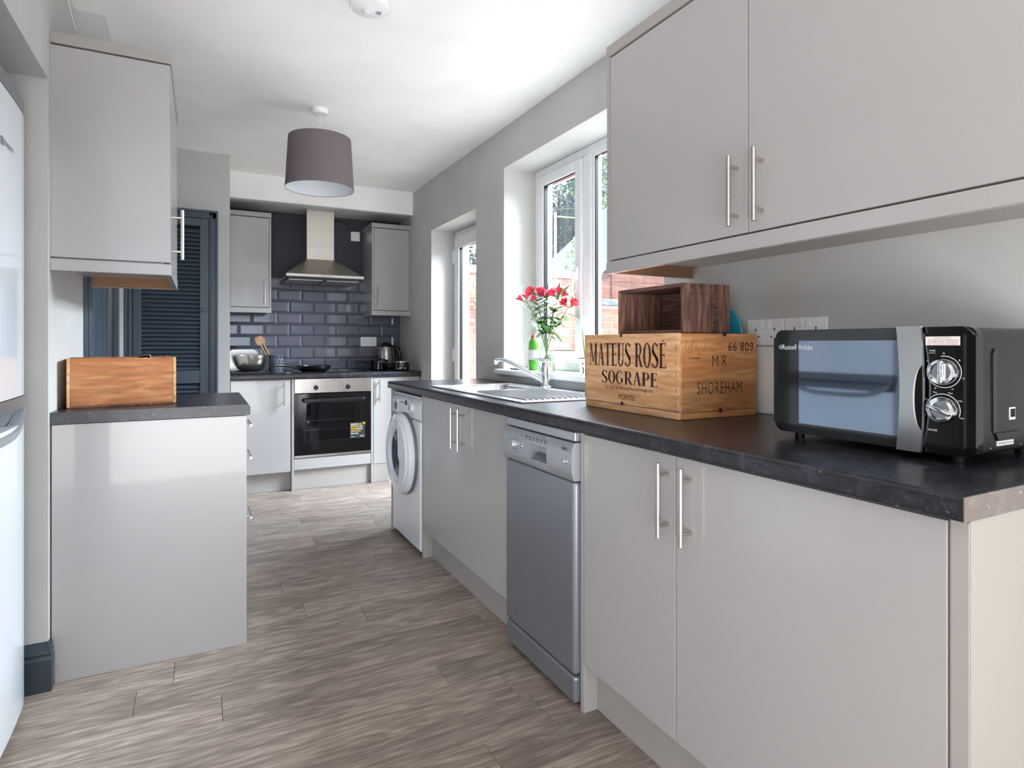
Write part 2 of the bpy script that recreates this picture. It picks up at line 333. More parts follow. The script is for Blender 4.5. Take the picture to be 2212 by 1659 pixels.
# serif poster capitals, drawn as strokes in a unit-high box
def glyph(ch):
    """returns (width, [polygons])"""
    P = []
    T, t = .15, .05   # thick and thin strokes (in units of height, glyph is narrow)
    def bar(a, b, c, d, w1, w2=None):
        w2 = w1 if w2 is None else w2
        P.append([(a - w1 / 2, b), (a + w1 / 2, b), (c + w2 / 2, d), (c - w2 / 2, d)])
    def rect(a, b, c, d): P.append([(a, b), (c, b), (c, d), (a, d)])
    def arc(cx, cy, rx, ry, a0, a1, wx, wy, n=14):
        for k in range(n):
            q = []
            for j, (u, s) in enumerate(((k, 0), (k + 1, 0), (k + 1, 1), (k, 1))):
                a = R(a0 + (a1 - a0) * u / n); q.append((cx + (rx - wx * s) * math.cos(a), cy + (ry - wy * s) * math.sin(a)))
            P.append(q)
    sf = .025
    if ch == 'M':
        bar(.08, 0, .08, 1, t); bar(.1, 1, .31, .12, T * .85, T * .6); bar(.54, 1, .33, .12, t); bar(.53, 0, .53, 1, T)
        rect(0, 0, .17, sf); rect(0, 1 - sf, .16, 1); rect(.41, 0, .66, sf); rect(.5, 1 - sf, .66, 1); return .7, P
    if ch == 'A':
        bar(.08, 0, .26, 1, t); bar(.44, 0, .28, 1, T, T * .8); rect(.14, .3, .4, .34); rect(0, 0, .17, sf); rect(.32, 0, .57, sf); return .56, P
    if ch == 'T':
        bar(.26, 0, .26, 1, T); rect(0, .955, .52, 1); bar(.025, .8, .015, 1, .02, .05); bar(.495, .8, .505, 1, .02, .05); rect(.13, 0, .39, sf); return .55, P
    if ch in 'EÉ':
        bar(.13, 0, .13, 1, T); rect(.02, 0, .42, .045); rect(.02, .955, .4, 1); rect(.13, .5, .34, .545); bar(.41, .2, .42, 0, .015, .05); bar(.39, .8, .4, 1, .015, .05); bar(.33, .42, .33, .63, .03)
        if ch == 'É': P.append([(.18, 1.03), (.22, 1.03), (.33, 1.13), (.25, 1.13)])
        return .47, P
    if ch == 'U':
        rect(.06, .25, .06 + T, 1); rect(.43, .25, .43 + t, 1); arc(.27, .27, .21, .29, 180, 360, .1, .07); rect(0, 1 - sf, .28, 1); rect(.36, 1 - sf, .55, 1); return .57, P
    if ch == 'O' or ch == 'G':
        if ch == 'O': arc(.27, .5, .26, .52, 0, 360, T * .95, .05, 28)
        else:
            arc(.28, .5, .27, .52, 60, 300, T * .95, .05, 20); rect(.36, .1, .36 + T * .9, .44); rect(.3, .42, .56, .45); bar(.43, .78, .45, .93, .02, .06)
        return (.54 if ch == 'O' else .58), P
    if ch == 'S':
        arc(.24, .745, .2, .275, 30, 270, T * .75, .06); arc(.24, .255, .21, .275, -150, 90, T * .75, .06)
        P.append([(.04, .72), (.17, .72), (.45, .27), (.32, .27)]); bar(.41, .76, .42, .95, .02, .05); bar(.04, .05, .05, .25, .05, .02); return .48, P
    if ch in 'RP':
        bar(.13, 0, .13, 1, T); rect(.02, 0, .26, sf); rect(.02, .96, .28, 1); rect(.15, .46, .28, .5)
        arc(.27, .73, .2, .27, -90, 90, T * .85, .045)
        if ch == 'R': bar(.46, 0, .28, .48, T, T * .8); rect(.38, 0, .56, sf)
        return (.56 if ch == 'R' else .5), P
    return .2, P
def poster(s, m, parent, name, org, right, up, width, height, depth=.0004):
    bm = nb(); right = Vector(right); up = Vector(up); nrm = right.cross(up); org = Vector(org)
    gs = [glyph(c) for c in s]; tot = sum(g[0] for g in gs) - .02; x = 0
    for wd, polys in gs:
        for q in polys:
            vs = [bm.verts.new(org + right * ((x + a) / tot * width) + up * (b * height) + nrm * depth) for a, b in q]
            bm.faces.new(vs)
        x += wd
    return obj(name, bm, m, parent)

# ------------------------------------------------------------------ dimensions
H = 1.1417
XW, XO = 1.665, 2.0           # inner and outer face of the window wall
YB = 5.53                     # back wall
XL = -.449                    # left wall
XK = .183                     # left side of cooking recess
YC = 4.705                    # louvre door wall
ZC = 2.476
XD, XF, XP = 1.049, 1.023, 1.10

# ------------------------------------------------------------------ structure
bm = nb()
box(bm, XW, XO, -3.3, 1.887, 0, ZC); box(bm, XW, XO, 1.887, 3.337, 0, .952); box(bm, XW, XO, 1.887, 3.337, 2.226, ZC)
box(bm, XW, XO, 3.337, 3.765, 0, ZC); box(bm, XW, XO, 3.765, 4.66, 2.062, ZC); box(bm, XW, XO, 4.66, YB + .25, 0, ZC)
wr = struct('wall_right', bm, 'wall')
bk = struct('wall_back', b1(XK - .1, XW, YB, YB + .25, 0, ZC), 'navydark')
struct('wall_recess', b1(XK - .25, XK, YC + .1, YB + .25, 0, ZC), 'wall')
bm = nb(); box(bm, XL - .1, -.42, YC, YC + .1, 0, ZC); box(bm, .09, XK, YC, YC + .1, 0, ZC); box(bm, -.42, .09, YC, YC + .1, 2.045, ZC)
struct('wall_louvre', bm, 'wall')
struct('wall_cupboard', b1(XL - .1, XK - .25, YC + .7, YC + .8, 0, ZC), 'gap')
# left wall with the dark door, header over the fridge alcove, alcove
bm = nb(); box(bm, XL - .12, XL, 2.477, 3.2, 0, ZC); box(bm, XL - .12, XL, 3.2, 4.14, 2.05, ZC); box(bm, XL - .12, XL, 4.14, YC + .1, 0, ZC)
box(bm, XL - .12, XL, 1.1, 2.477, 2.017, ZC); struct('wall_left', bm, 'wall')
bm = nb(); box(bm, -1.4, XL - .12, 2.477, 2.58, 0, ZC); box(bm, -1.4, -1.3, 1.1, 2.477, 0, ZC); box(bm, -3.0, XL, 1.0, 1.1, 0, ZC); box(bm, -1.3, XL - .12, 1.1, 2.477, 2.1, 2.2); struct('wall_alcove', bm, 'wall')
bm = nb(); box(bm, -3.1, -3.0, -3.3, 1.1, 0, ZC); struct('wall_far_left', bm, 'wall')
bm = nb(); box(bm, -3.1, -1.7, -3.4, -3.2, 0, ZC); box(bm, 1.3, XO, -3.4, -3.2, 0, ZC); box(bm, -1.7, 1.3, -3.4, -3.2, 2.4, ZC); struct('wall_rear', bm, 'wall')
struct('ceiling', b1(-3.1, XO, -3.4, YB + .25, ZC, ZC + .12), 'ceil')
bm = nb(); box(bm, XK, XW, 5.141, YB, 2.278, ZC); struct('trim_bulkhead', bm, 'ceil')
struct('trim_soffit', b1(XK, XW, 5.15, YB, 2.272, 2.278), 'wall')
# pipe boxing above the left wall unit
tag(obj('pipe_boxing', b1(XL, -.348, 2.94, 3.16, 2.19, ZC), 'wall'), 'short grey square pipe boxing between ceiling and left wall cabinet', 'boxing')
cb = nb(); tube(cb, [(XL + .003, 2.76, ZC), (XL + .003, 2.8, 2.44), (XL + .003, 2.88, 2.41), (XL + .006, 2.935, 2.39)], .0025, 6)
tag(obj('ceiling_cable', cb, 'white'), 'thin white cable running down to the grey pipe boxing', 'cable')

# floor of separate planks running across the room
fl = struct('floor', b1(-3.1, XO, -3.4, YB + .25, -.12, -.004), 'gap')
PW = .1525
import collections
rows = int((YB - .9) / PW) + 1; y = YB
for i in range(rows):
    x = -1.35 - random.random() * 1.2
    while x < XW:
        x1 = min(x + 1.219, XW); xa = max(x, -1.35)
        if x1 - xa > .03:
            b = nb(); box(b, xa + .00025, x1 - .00025, y - PW + .0002, y - .0002, -.004, 0)
            o = obj('plank', b, 'plank', fl)
        x += 1.22
    y -= PW
bm = nb(); x = 0
while y > -3.2:
    off = random.random() * 1.2; x = -3 - off
    while x < XW:
        xa, x1 = max(x, -3), min(x + 1.219, XW)
        if x1 > xa: box(bm, xa, x1 - .0008, y - PW, y - .0008, -.004, 0)
        x += 1.22
    y -= PW
o = obj('planks_behind_camera', bm, 'plank', fl); o['kind'] = 'stuff'

# skirting on the alcove nib
bm = nb(); prof = [(0, 0), (.022, 0), (.022, .105), (.017, .115), (.019, .125), (.014, .135), (.006, .15), (0, .158)]
poly = [(2.477 - a, b) for a, b in prof]; prism(bm, poly, 'X', -1.29, XL + .012)
struct('baseboard_alcove', bm, 'skirt')
bm = nb(); prism(bm, [(XL + a * .6, b) for a, b in prof], 'Y', 2.46, 2.502); struct('baseboard_left', bm, 'skirt')

# metro tiles on the back wall : each its own piece
def tile_mesh(wd):
    b = nb(); g = .0016; d1, d2 = .003, .0075; bv = .014
    z0, z1 = g, .1 - g; x0, x1 = g, wd - g
    def V(x, dy, z): return b.verts.new((x, -dy, z))
    lo = [V(x0, 0, z0), V(x1, 0, z0), V(x1, 0, z1), V(x0, 0, z1)]; mid = [V(x0, d1, z0), V(x1, d1, z0), V(x1, d1, z1), V(x0, d1, z1)]
    bl = bv if wd > .04 else wd * .25
    hi = [V(x0 + bl, d2, z0 + bv), V(x1 - bl, d2, z0 + bv), V(x1 - bl, d2, z1 - bv), V(x0 + bl, d2, z1 - bv)]
    for A, B in ((lo, mid), (mid, hi)):
        for k in range(4): b.faces.new((A[k], A[(k + 1) % 4], B[(k + 1) % 4], B[k]))
    b.faces.new(hi); bmesh.ops.recalc_face_normals(b, faces=b.faces)
    me = bpy.data.meshes.new('tile'); b.to_mesh(me); b.free(); me.materials.append(M['tile']); return me
TM = {}
obj('grout_bed', b1(XK, XW, YB - .002, YB, .905, 1.71), 'grout', bk)
for r_ in range(8):
    z = .91 + r_ * .1
    off = .098 if r_ % 2 == 1 else -.002
    x = XK - .2 + off
    while x < XW:
        a, b_ = max(x, XK), min(x + .2, XW)
        if b_ - a > .012:
            k = round(b_ - a, 3)
            if k not in TM: TM[k] = tile_mesh(k)
            o = bpy.data.objects.new('tile', TM[k]); COL.objects.link(o); o.parent = bk; o.location = (a, YB - .002, z)
            o.rotation_euler = (random.uniform(-.006, .006), 0, random.uniform(-.004, .004))
        x += .2

# ------------------------------------------------------------------ window_1
wn = thing('window_1', None, None, (1.9, 2.6, .985)); wn['kind'] = 'structure'
X0, X1 = 1.886, 1.955
def frame_rect(y0, y1, z0, z1, w_, xa, xb, bev=.004):
    b = nb(); box(b, xa, xb, y0, y0 + w_, z0, z1, bev); box(b, xa, xb, y1 - w_, y1, z0, z1, bev)
    box(b, xa, xb, y0 + w_ - .002, y1 - w_ + .002, z0, z0 + w_, bev); box(b, xa, xb, y0 + w_ - .002, y1 - w_ + .002, z1 - w_, z1, bev); return b
b = frame_rect(1.887, 3.337, .985, 2.226, .045, X0, X1); box(b, X0 - .001, X1 + .001, 2.722, 2.798, 1.0295, 2.1815, .004)
obj('window_frame', b, 'upvc', wn)
sa = obj('sash', frame_rect(2.802, 3.285, 1.035, 2.176, .062, X0 - .012, X1 - .01), 'upvc', wn)
obj('window_seal', frame_rect(2.866, 3.221, 1.099, 2.112, .006, X0 - .004, X0 + .02, .0005), 'black', sa)
obj('pane', b1(1.915, 1.921, 2.865, 3.222, 1.098, 2.113), 'glass', sa)
obj('window_bead', frame_rect(1.93, 2.724, 1.03, 2.182, .025, X0 + .004, X1 - .012), 'upvc', wn)
obj('window_seal', frame_rect(1.954, 2.7, 1.054, 2.158, .006, X0 + .01, X0 + .03, .0005), 'black', wn)
obj('pane', b1(1.915, 1.921, 1.955, 2.699, 1.055, 2.157), 'glass', wn)
b = nb(); box(b, X0 - .03, X0 - .012, 2.822, 2.842, 1.5, 1.57, .004); tube(b, [(X0 - .035, 2.832, 1.54), (X0 - .05, 2.832, 1.53), (X0 - .052, 2.835, 1.48), (X0 - .05, 2.838, 1.43)], [.009, .009, .008, .006], 10)
obj('window_handle', b, 'white', sa, True)
# sill board
b = nb(); prism(b, [(X0 + .01, .952), (X0 + .01, .985), (1.635, .985), (1.627, .981), (1.623, .9735), (1.623, .963), (1.627, .955), (1.635, .952)], 'Y', 1.83, 3.40)
struct('trim_1', b, 'upvc', None, True)
# back door : window_2 like glazed upvc leaf in the reveal
dr = thing('door_1', None, None, (1.9, 4.2, 0)); dr['kind'] = 'structure'
b = nb()
for (a, c_) in ((3.766, 3.826), (4.6, 4.66)): box(b, 1.872, 1.95, a, c_, 0, 2.06, .004)
box(b, 1.872, 1.95, 3.824, 4.602, 2.0, 2.06, .004); obj('door_frame', b, 'upvc', dr)
lf = nb(); XA, XB = 1.858, 1.93
box(lf, XA, XB, 3.79, 3.895, .03, 2.025, .005); box(lf, XA, XB, 4.545, 4.645, .03, 2.025, .005); box(lf, XA, XB, 3.893, 4.547, 1.925, 2.025, .005); box(lf, XA, XB, 3.893, 4.547, .03, .14, .005)
dl = obj('door_leaf', lf, 'upvc', dr)
obj('door_bead', frame_rect(3.885, 4.557, .13, 1.937, .022, XA - .006, XA + .02, .003), 'upvc', dl)
obj('door_seal', frame_rect(3.905, 4.537, .15, 1.917, .006, XA + .002, XA + .03, .0005), 'black', dl)
obj('pane', b1(1.893, 1.899, 3.905, 4.537, .15, 1.917), 'glass', dl)
for z in (.32, 1.045, 1.86):
    b = nb(); tube(b, [(XA - .006, 4.652, z - .055), (XA - .006, 4.652, z + .055)], .009, 12); box(b, XA - .004, XA + .01, 4.63, 4.658, z - .045, z + .045, .002); obj('hinge', b, 'white', dr, True)
b = nb(); box(b, XA - .008, XA, 3.82, 3.85, .95, 1.15, .004); tube(b, [(XA - .01, 3.835, 1.06), (XA - .045, 3.835, 1.06), (XA - .05, 3.86, 1.06), (XA - .05, 3.95, 1.06)], .009, 10); obj('door_handle', b, 'chrome', dl, True)

# louvre cupboard door (door_2)
d2 = thing('door_2', None, None, (-.17, YC, 0)); d2['kind'] = 'structure'
b = nb()
for s, (a, c_) in ((1, (-.447, -.405)), (-1, (.052, .107))):
    box(b, a, c_, YC - .018, YC, 0, 2.063, .003)
    e = (c_ - .014, c_) if s == -1 else (a, a + .012)
    box(b, e[0], e[1], YC - .034, YC - .016, 0, 2.063, .004)
    m_ = (a + .012, a + .022) if s == -1 else (c_ - .016, c_ - .006); box(b, m_[0], m_[1], YC - .026, YC - .016, 0, 2.04, .003)
box(b, -.447, .107, YC - .018, YC, 2.01, 2.063, .003); box(b, -.447, .107, YC - .034, YC - .016, 2.049, 2.063, .004); box(b, -.405, .07, YC - .026, YC - .016, 2.02, 2.03, .003)
box(b, -.42, -.405, YC - .002, YC + .1, 0, 2.02); box(b, .052, .09, YC - .002, YC + .1, 0, 2.02)
obj('door_frame', b, 'bluegrey', d2)
lx0, lx1 = -.402, .05
b = nb()
for a, c_ in ((lx0, lx0 + .05), (lx1 - .056, lx1)): box(b, a, c_, YC - .012, YC + .02, .02, 2.008, .003)
for a, c_ in ((1.955, 2.008), (.868, .958), (.02, .2)): box(b, lx0 + .049, lx1 - .055, YC - .010, YC + .018, a, c_, .003)
lv = obj('louvre_leaf', b, 'bluegrey', d2)
sb = nb(); box(sb, lx0 + .049, lx1 - .055, -.0175, .0175, -.003, .003, .001, 1)
for v in sb.verts: v.co = Vector((v.co.x, *(Matrix.Rotation(R(46), 2) @ Vector((v.co.y, v.co.z)))))
bmesh.ops.recalc_face_normals(sb, faces=sb.faces); sm = bpy.data.meshes.new('slat'); sb.to_mesh(sm); sb.free(); sm.materials.append(M['bluegrey'])
zs = [.975 + i * .0287 for i in range(35) if .975 + i * .0287 < 1.95] + [.215 + i * .0287 for i in range(23) if .215 + i * .0287 < .86]
for z in zs:
    o = bpy.data.objects.new('slat', sm); COL.objects.link(o); o.parent = lv; o.location = (0, YC + .003, z)
obj('cupboard_back', b1(lx0, lx1, YC + .03, YC + .035, .02, 2.0), 'gap', d2)
b = nb(); lathe(b, [(.001, -.045), (.014, -.043), (.017, -.034), (.012, -.024), (.007, -.018), (.009, -.012)], (.022, YC, 1.375), 'Y', 20); obj('door_knob', b, 'bluegrey', lv, True)

# dark boarded door in the left wall (door_3)
d3 = thing('door_3', None, None, (XL, 3.67, 0)); d3['kind'] = 'structure'
b = nb()
for a, c_ in ((3.15, 3.215), (4.125, 4.2)): box(b, XL, XL + .016, a, c_, 0, 2.1, .003); box(b, XL + .014, XL + .026, a + .008, a + .022, 0, 2.1, .004); box(b, XL + .014, XL + .026, c_ - .018, c_ - .006, 0, 2.1, .004)
box(b, XL, XL + .016, 3.15, 4.2, 2.04, 2.1, .003); obj('door_frame', b, 'bluegrey', d3)
for i in range(5):
    b = b1(XL - .05, XL - .018, 3.217 + i * .1815, 3.217 + i * .1815 + .176, .01, 2.035, .007)
    obj('panel', b, 'bluegrey', d3)
obj('door_backing', b1(XL - .1, XL - .052, 3.205, 4.135, 0, 2.045), 'gap', d3)

# ------------------------------------------------------------------ cabinetry
def slab(x0, x1, y0, y1, z0, z1, bev=.002): return b1(x0, x1, y0, y1, z0, z1, bev)
def worktop(name, label, x0, x1, y0, y1, fronts, hole=None):
    """fronts: which edge is post-formed: '-x', '+x' or '-y'"""
    o = thing(name, label, 'worktop', ((x0 + x1) / 2, (y0 + y1) / 2, .87)); r = .012
    def prof(a, b_, s):  # a = front coordinate, b_ = back, rounded top and bottom edges at the front
        p = [(b_, .87), (b_, .91)]
        for k in range(7): an = R(90 * k / 6); p.append((a + s * (r - r * math.sin(an)), .91 - r + r * math.cos(an)))
        for k in range(5): an = R(90 * k / 4); p.append((a + s * (r * .5 - r * .5 * math.cos(an)), .87 + r * .5 - r * .5 * math.sin(an)))
        return p
    b = nb()
    if fronts in ('-x', '+x'):
        s = 1 if fronts == '-x' else -1; a, c_ = (x0, x1) if s == 1 else (x1, x0)
        if hole:
            hx0, hx1, hy0, hy1 = hole
            prism(b, prof(a, c_, s), 'Y', y0, hy0); prism(b, prof(a, c_, s), 'Y', hy1, y1)
            prism(b, prof(a, hx0, s), 'Y', hy0, hy1); box(b, hx1, c_, hy0, hy1, .87, .91)
        else: prism(b, prof(a, c_, s), 'Y', y0, y1)
    else: prism(b, [(p[0], p[1]) for p in prof(y0, y1, 1)], 'X', x0, x1)
    bmesh.ops.remove_doubles(b, verts=b.verts, dist=1e-5)
    obj('worktop_board', b, 'top', o, True)
    return o
# right run
wt = worktop('worktop', 'long charcoal speckled worktop under the window holding sink, crates and microwave', XF, XW, .498, 3.658, '-x', (1.13, 1.57, 2.62, 3.06))
obj('end_strip', prism(nb(), [(XF + .001, .871), (XF + .001, .909), (XW, .909), (XW, .871)], 'Y', .4965, .498), 'topend', wt, label='paler brownish speckled end strip')

def door_part(parent, x, y0, y1, z0, z1, th=.018, n='-x'):
    if n == '-x': b = b1(x, x + th, y0 + .0015, y1 - .0015, z0, z1, .0015)
    elif n == '+x': b = b1(x - th, x, y0 + .0015, y1 - .0015, z0, z1, .0015)
    return obj('door', b, 'greige', parent)
def door_y(parent, y, x0, x1, z0, z1, th=.018, name='door'):
    return obj(name, b1(x0 + .0015, x1 - .0015, y, y + th, z0, z1, .0015), 'greige', parent)

c1 = thing('base_cabinet', 'wide and narrow door base cabinet nearest the camera, under the microwave', 'cabinet', (1.35, 1.04, 0))
obj('side_panel', b1(XD + .002, XW - .002, .5, .531, 0, .869, .001), 'cream', c1, label='cream end panel')
obj('filler_strip', b1(XD, XD + .018, .502, .5285, 0.0, .866, .001), 'greige_e', c1)
obj('side_panel', b1(XD + .001, XW - .002, 1.5535, 1.5715, 0, .868, .001), 'greige_e', c1)
obj('carcass', b1(XD + .021, XW - .002, .532, 1.5525, .15, .868), 'greige_e', c1)
obj('plinth', b1(XP, XP + .016, .532, 1.5525, 0.001, .149), 'greige_e', c1)
da = door_part(c1, XD, .5315, 1.147, .152, .862); handle(da, (1.014, 1.093, .75))
db = door_part(c1, XD, 1.147, 1.552, .152, .862); handle(db, (1.014, 1.173, .75))

c2 = thing('base_cabinet', 'two-door base cabinet under the sink, between dishwasher and washing machine', 'cabinet', (1.35, 2.56, 0))
obj('side_panel', b1(XD + .001, XW - .002, 2.0505, 2.064, .0, .868, .001), 'greige_e', c2)
obj('side_panel', b1(XD + .001, XW - .002, 3.068, 3.086, 0, .868, .001), 'greige_e', c2)
obj('carcass', b1(XD + .021, XW - .002, 2.066, 3.066, .15, .66), 'greige_e', c2)
obj('plinth', b1(XP, XP + .016, 2.066, 3.066, 0.001, .149), 'greige_e', c2)
da = door_part(c2, XD, 2.052, 2.548, .152, .862); handle(da, (1.014, 2.497, .755))
db = door_part(c2, XD, 2.548, 3.068, .152, .862); handle(db, (1.014, 2.58, .755))
tag(obj('support_panel', b1(XD - .004, XW - .002, 3.636, 3.654, 0, .868, .001), 'greige_e'), 'greige upright panel carrying the far end of the window worktop', 'panel')

# right wall cabinets
XU = 1.277
def liner(parent, x0, x1, y0, y1, z0, z1): return obj('pelmet_lining', b1(x0, x1, y0, y1, z0, z1), 'brown', parent, label='raw brown board lining')
c3 = thing('wall_cabinet', 'large greige gloss wall cabinet above the microwave', 'cabinet', (1.47, 1.13, 1.39))
obj('carcass', b1(XU + .02, XW - .001, .506, 1.74, 1.434, 2.15), 'greige_e', c3)
obj('side_panel', b1(XU, XW - .001, 1.7265, 1.7445, 1.43, 2.15, .001), 'greige_e', c3)
obj('side_panel', b1(XU, XW - .001, .5, .506, 1.43, 2.15, .001), 'greige_e', c3)
da = door_part(c3, XU, .508, 1.125, 1.434, 2.143); handle(da, (XU - .035, 1.077, 1.546))
db = door_part(c3, XU, 1.125, 1.725, 1.434, 2.143); handle(db, (XU - .035, 1.1585, 1.546))
b = nb(); box(b, XU - .002, XU + .032, .5, 1.746, 2.15, 2.19, .002); box(b, XU + .0322, XW - .001, 1.712, 1.746, 2.15, 2.19, .001); obj('cornice', b, 'greige_e', c3)
b = nb(); box(b, XU - .002, XU + .016, .5, 1.746, 1.388, 1.429, .002); box(b, XU + .0162, XW - .001, 1.728, 1.746, 1.388, 1.429, .001); obj('pelmet', b, 'greige', c3)
liner(c3, XU + .0165, XW - .003, 1.7255, 1.7275, 1.39, 1.429)
obj('underside_board', b1(XU + .02, XW - .001, .506, 1.726, 1.428, 1.433), 'greige_e', c3)

# left wall cabinet, door faces +x
XV = -.097
c4 = thing('wall_cabinet', 'tall-sided greige wall cabinet on the left wall above the orange crate', 'cabinet', (-.27, 2.85, 1.39))
obj('side_panel', b1(XL, XV - .002, 2.505, 2.523, 1.434, 2.146, .001), 'greige', c4)
obj('carcass', b1(XL, XV - .022, 2.524, 3.185, 1.434, 2.15), 'greige_e', c4)
da = door_part(c4, XV, 2.525, 3.18, 1.434, 2.146, n='+x'); handle(da, (XV + .035, 2.60, 1.552), 'Z', (1, 0, 0))
b = nb(); box(b, XL, XV + .002, 2.502, 2.536, 2.152, 2.19, .002); box(b, XV - .032, XV + .002, 2.5362, 3.19, 2.152, 2.19, .001); obj('cornice', b, 'greige_e', c4)
b = nb(); box(b, XL, XV + .002, 2.502, 2.52, 1.388, 1.428, .002); box(b, XV - .016, XV + .002, 2.5202, 3.19, 1.388, 1.428, .001); box(b, XL + .002, XV - .017, 3.172, 3.19, 1.388, 1.428, .002); obj('pelmet', b, 'greige', c4)
liner(c4, XL + .004, XV - .018, 3.168, 3.1715, 1.39, 1.43); liner(c4, XV - .0175, XV - .0165, 2.522, 3.17, 1.39, 1.43)
obj('underside_board', b1(XL, XV - .02, 2.524, 3.168, 1.430, 1.4335), 'greige', c4)

# left base drawer unit
c5 = thing('drawer_unit', 'greige base drawer unit with broad end panel beside the fridge', 'cabinet', (-.15, 2.83, 0))
obj('side_panel', b1(XL + .004, .155, 2.505, 2.523, 0, .868, .001), 'greige', c5)
obj('carcass', b1(XL + .004, .13, 2.524, 3.14, .15, .868), 'greige_e', c5)
obj('plinth', b1(.07, .086, 2.524, 3.14, 0.001, .149), 'greige_e', c5)
for z0, z1, hz in ((.735, .862, .8), (.505, .731, .665), (.152, .501, .415)):
    dd = obj('drawer', b1(.136, .154, 2.526, 3.138, z0, z1, .0015), 'greige', c5); handle(dd, (.186, 2.83, hz), 'Y', (1, 0, 0))
worktop('worktop', 'short charcoal worktop on the drawer unit under the orange crate', XL, .168, 2.502, 3.154, '+x')

# back run
YD = 4.932
worktop('worktop', 'charcoal worktop along the tiled back wall beneath the cooker hood', XK + .001, XW - .001, YD - .022, YB - .012, '-y')
c6 = thing('base_cabinet', 'single-door base cabinet left of the oven', 'cabinet', (.4, 5.2, 0))
obj('carcass', b1(XK + .002, .622, YD + .02, YB - .012, .15, .868), 'greige_e', c6)
obj('plinth', b1(XK + .002, .622, YD + .05, YD + .066, .001, .149), 'greige_e', c6)
da = door_y(c6, YD, XK + .012, .618, .152, .862); handle(da, (.57, YD - .035, .755), 'Z', (0, -1, 0))
c7 = thing('base_cabinet', 'single-door base cabinet right of the oven in the corner', 'cabinet', (1.46, 5.2, 0))
obj('carcass', b1(1.262, XW - .003, YD + .02, YB - .012, .15, .868), 'greige_e', c7)
obj('plinth', b1(1.262, XW - .003, YD + .004, YD + .02, .001, .149), 'greige_e', c7)
da = door_y(c7, YD, 1.262, XW - .006, .152, .862); handle(da, (1.305, YD - .035, .755), 'Z', (0, -1, 0))
c8 = thing('oven_housing', 'greige housing with side panels and filler panel around the oven', 'cabinet', (.94, 5.2, 0))
obj('side_panel', b1(.624, .642, YD - .004, YB - .012, 0, .868, .001), 'greige_e', c8)
obj('side_panel', b1(1.241, 1.259, YD - .004, YB - .012, 0, .868, .001), 'greige_e', c8)
obj('filler_panel', b1(.643, 1.24, YD, YD + .018, .16, .243, .001), 'greige', c8)
obj('shelf', b1(.643, 1.24, YD + .02, YB - .012, .225, .245), 'greige_e', c8)
obj('plinth', b1(.643, 1.24, YD + .03, YD + .046, .001, .158), 'greige_e', c8)

def wall_cab_y(label, x0, x1, hx, side_vis):
    c = thing('wall_cabinet', label, 'cabinet', ((x0 + x1) / 2, 5.37, 1.39)); yf = 5.2
    obj('carcass', b1(x0 + .002, x1 - .002, yf + .02, YB - .01, 1.434, 2.15), 'greige_e', c)
    b = nb(); box(b, x0, x0 + .015, yf, YB - .01, 1.43, 2.15, .001); box(b, x1 - .015, x1, yf, YB - .01, 1.43, 2.15, .001); obj('side_panel', b, 'greige', c)
    d = door_y(c, yf, x0 + .016, x1 - .016, 1.434, 2.146); handle(d, (hx, yf - .035, 1.547), 'Z', (0, -1, 0))
    b = nb(); box(b, x0 - .002, x1 + .002, yf - .003, yf + .03, 2.152, 2.19, .002)
    if side_vis: box(b, side_vis - .002 if side_vis == x0 else x1 - .03, x0 + .03 if side_vis == x0 else x1 + .002, yf + .028, YB - .01, 2.152, 2.19, .002)
    obj('cornice', b, 'greige_e', c)
    b = nb(); box(b, x0 - .002, x1 + .002, yf - .003, yf + .015, 1.388, 1.429, .002)
    if side_vis: box(b, x0 - .002 if side_vis == x0 else x1 - .016, x0 + .016 if side_vis == x0 else x1 + .002, yf + .014, YB - .01, 1.388, 1.429, .002)
    obj('pelmet', b, 'greige', c); return c
wall_cab_y('greige wall cabinet left of the cooker hood', XK + .003, .503, .452, .503)
wall_cab_y('greige wall cabinet right of the cooker hood in the corner', 1.317, XW - .004, 1.375, 1.317)

# cooker hood
hd = thing('cooker_hood', 'stainless steel pyramid cooker hood with tall square chimney', 'cooker hood', (.9, 5.3, 1.65))
obj('chimney', b1(.787, 1.01, 5.27, YB - .01, 1.848, 2.27, .001), 'steelz', hd)
b = nb(); lo = [(.598, 5.035), (1.205, 5.035), (1.205, 5.51), (.598, 5.51)]; hi = [(.787, 5.265), (1.01, 5.265), (1.01, 5.51), (.787, 5.51)]
A = [b.verts.new((x, y, 1.7)) for x, y in lo]; B = [b.verts.new((x, y, 1.85)) for x, y in hi]
for k in range(4): b.faces.new((A[k], A[(k + 1) % 4], B[(k + 1) % 4], B[k]))
b.faces.new(B); b.faces.new(A[::-1]); obj('canopy', b, 'steelz', hd)
hl = obj('hood_lip', b1(.596, 1.207, 5.03, 5.512, 1.676, 1.699, .002), 'steel', hd)
for i in range(5):
    b = nb(); lathe(b, [(.0035, 0), (.003, -.004), (.0001, -.0045)], (.87 + i * .016, 5.03, 1.688), 'Y', 12); obj('button', b, 'black', hl)
b = nb(); box(b, .606, 1.197, 5.045, 5.5, 1.655, 1.677, .002); obj('filter_tray', b, 'blackm', hd)
for i in range(2): obj('filter', b1(.62 + i * .29, .88 + i * .29, 5.06, 5.4, 1.650, 1.656, .001), 'steel', hd)

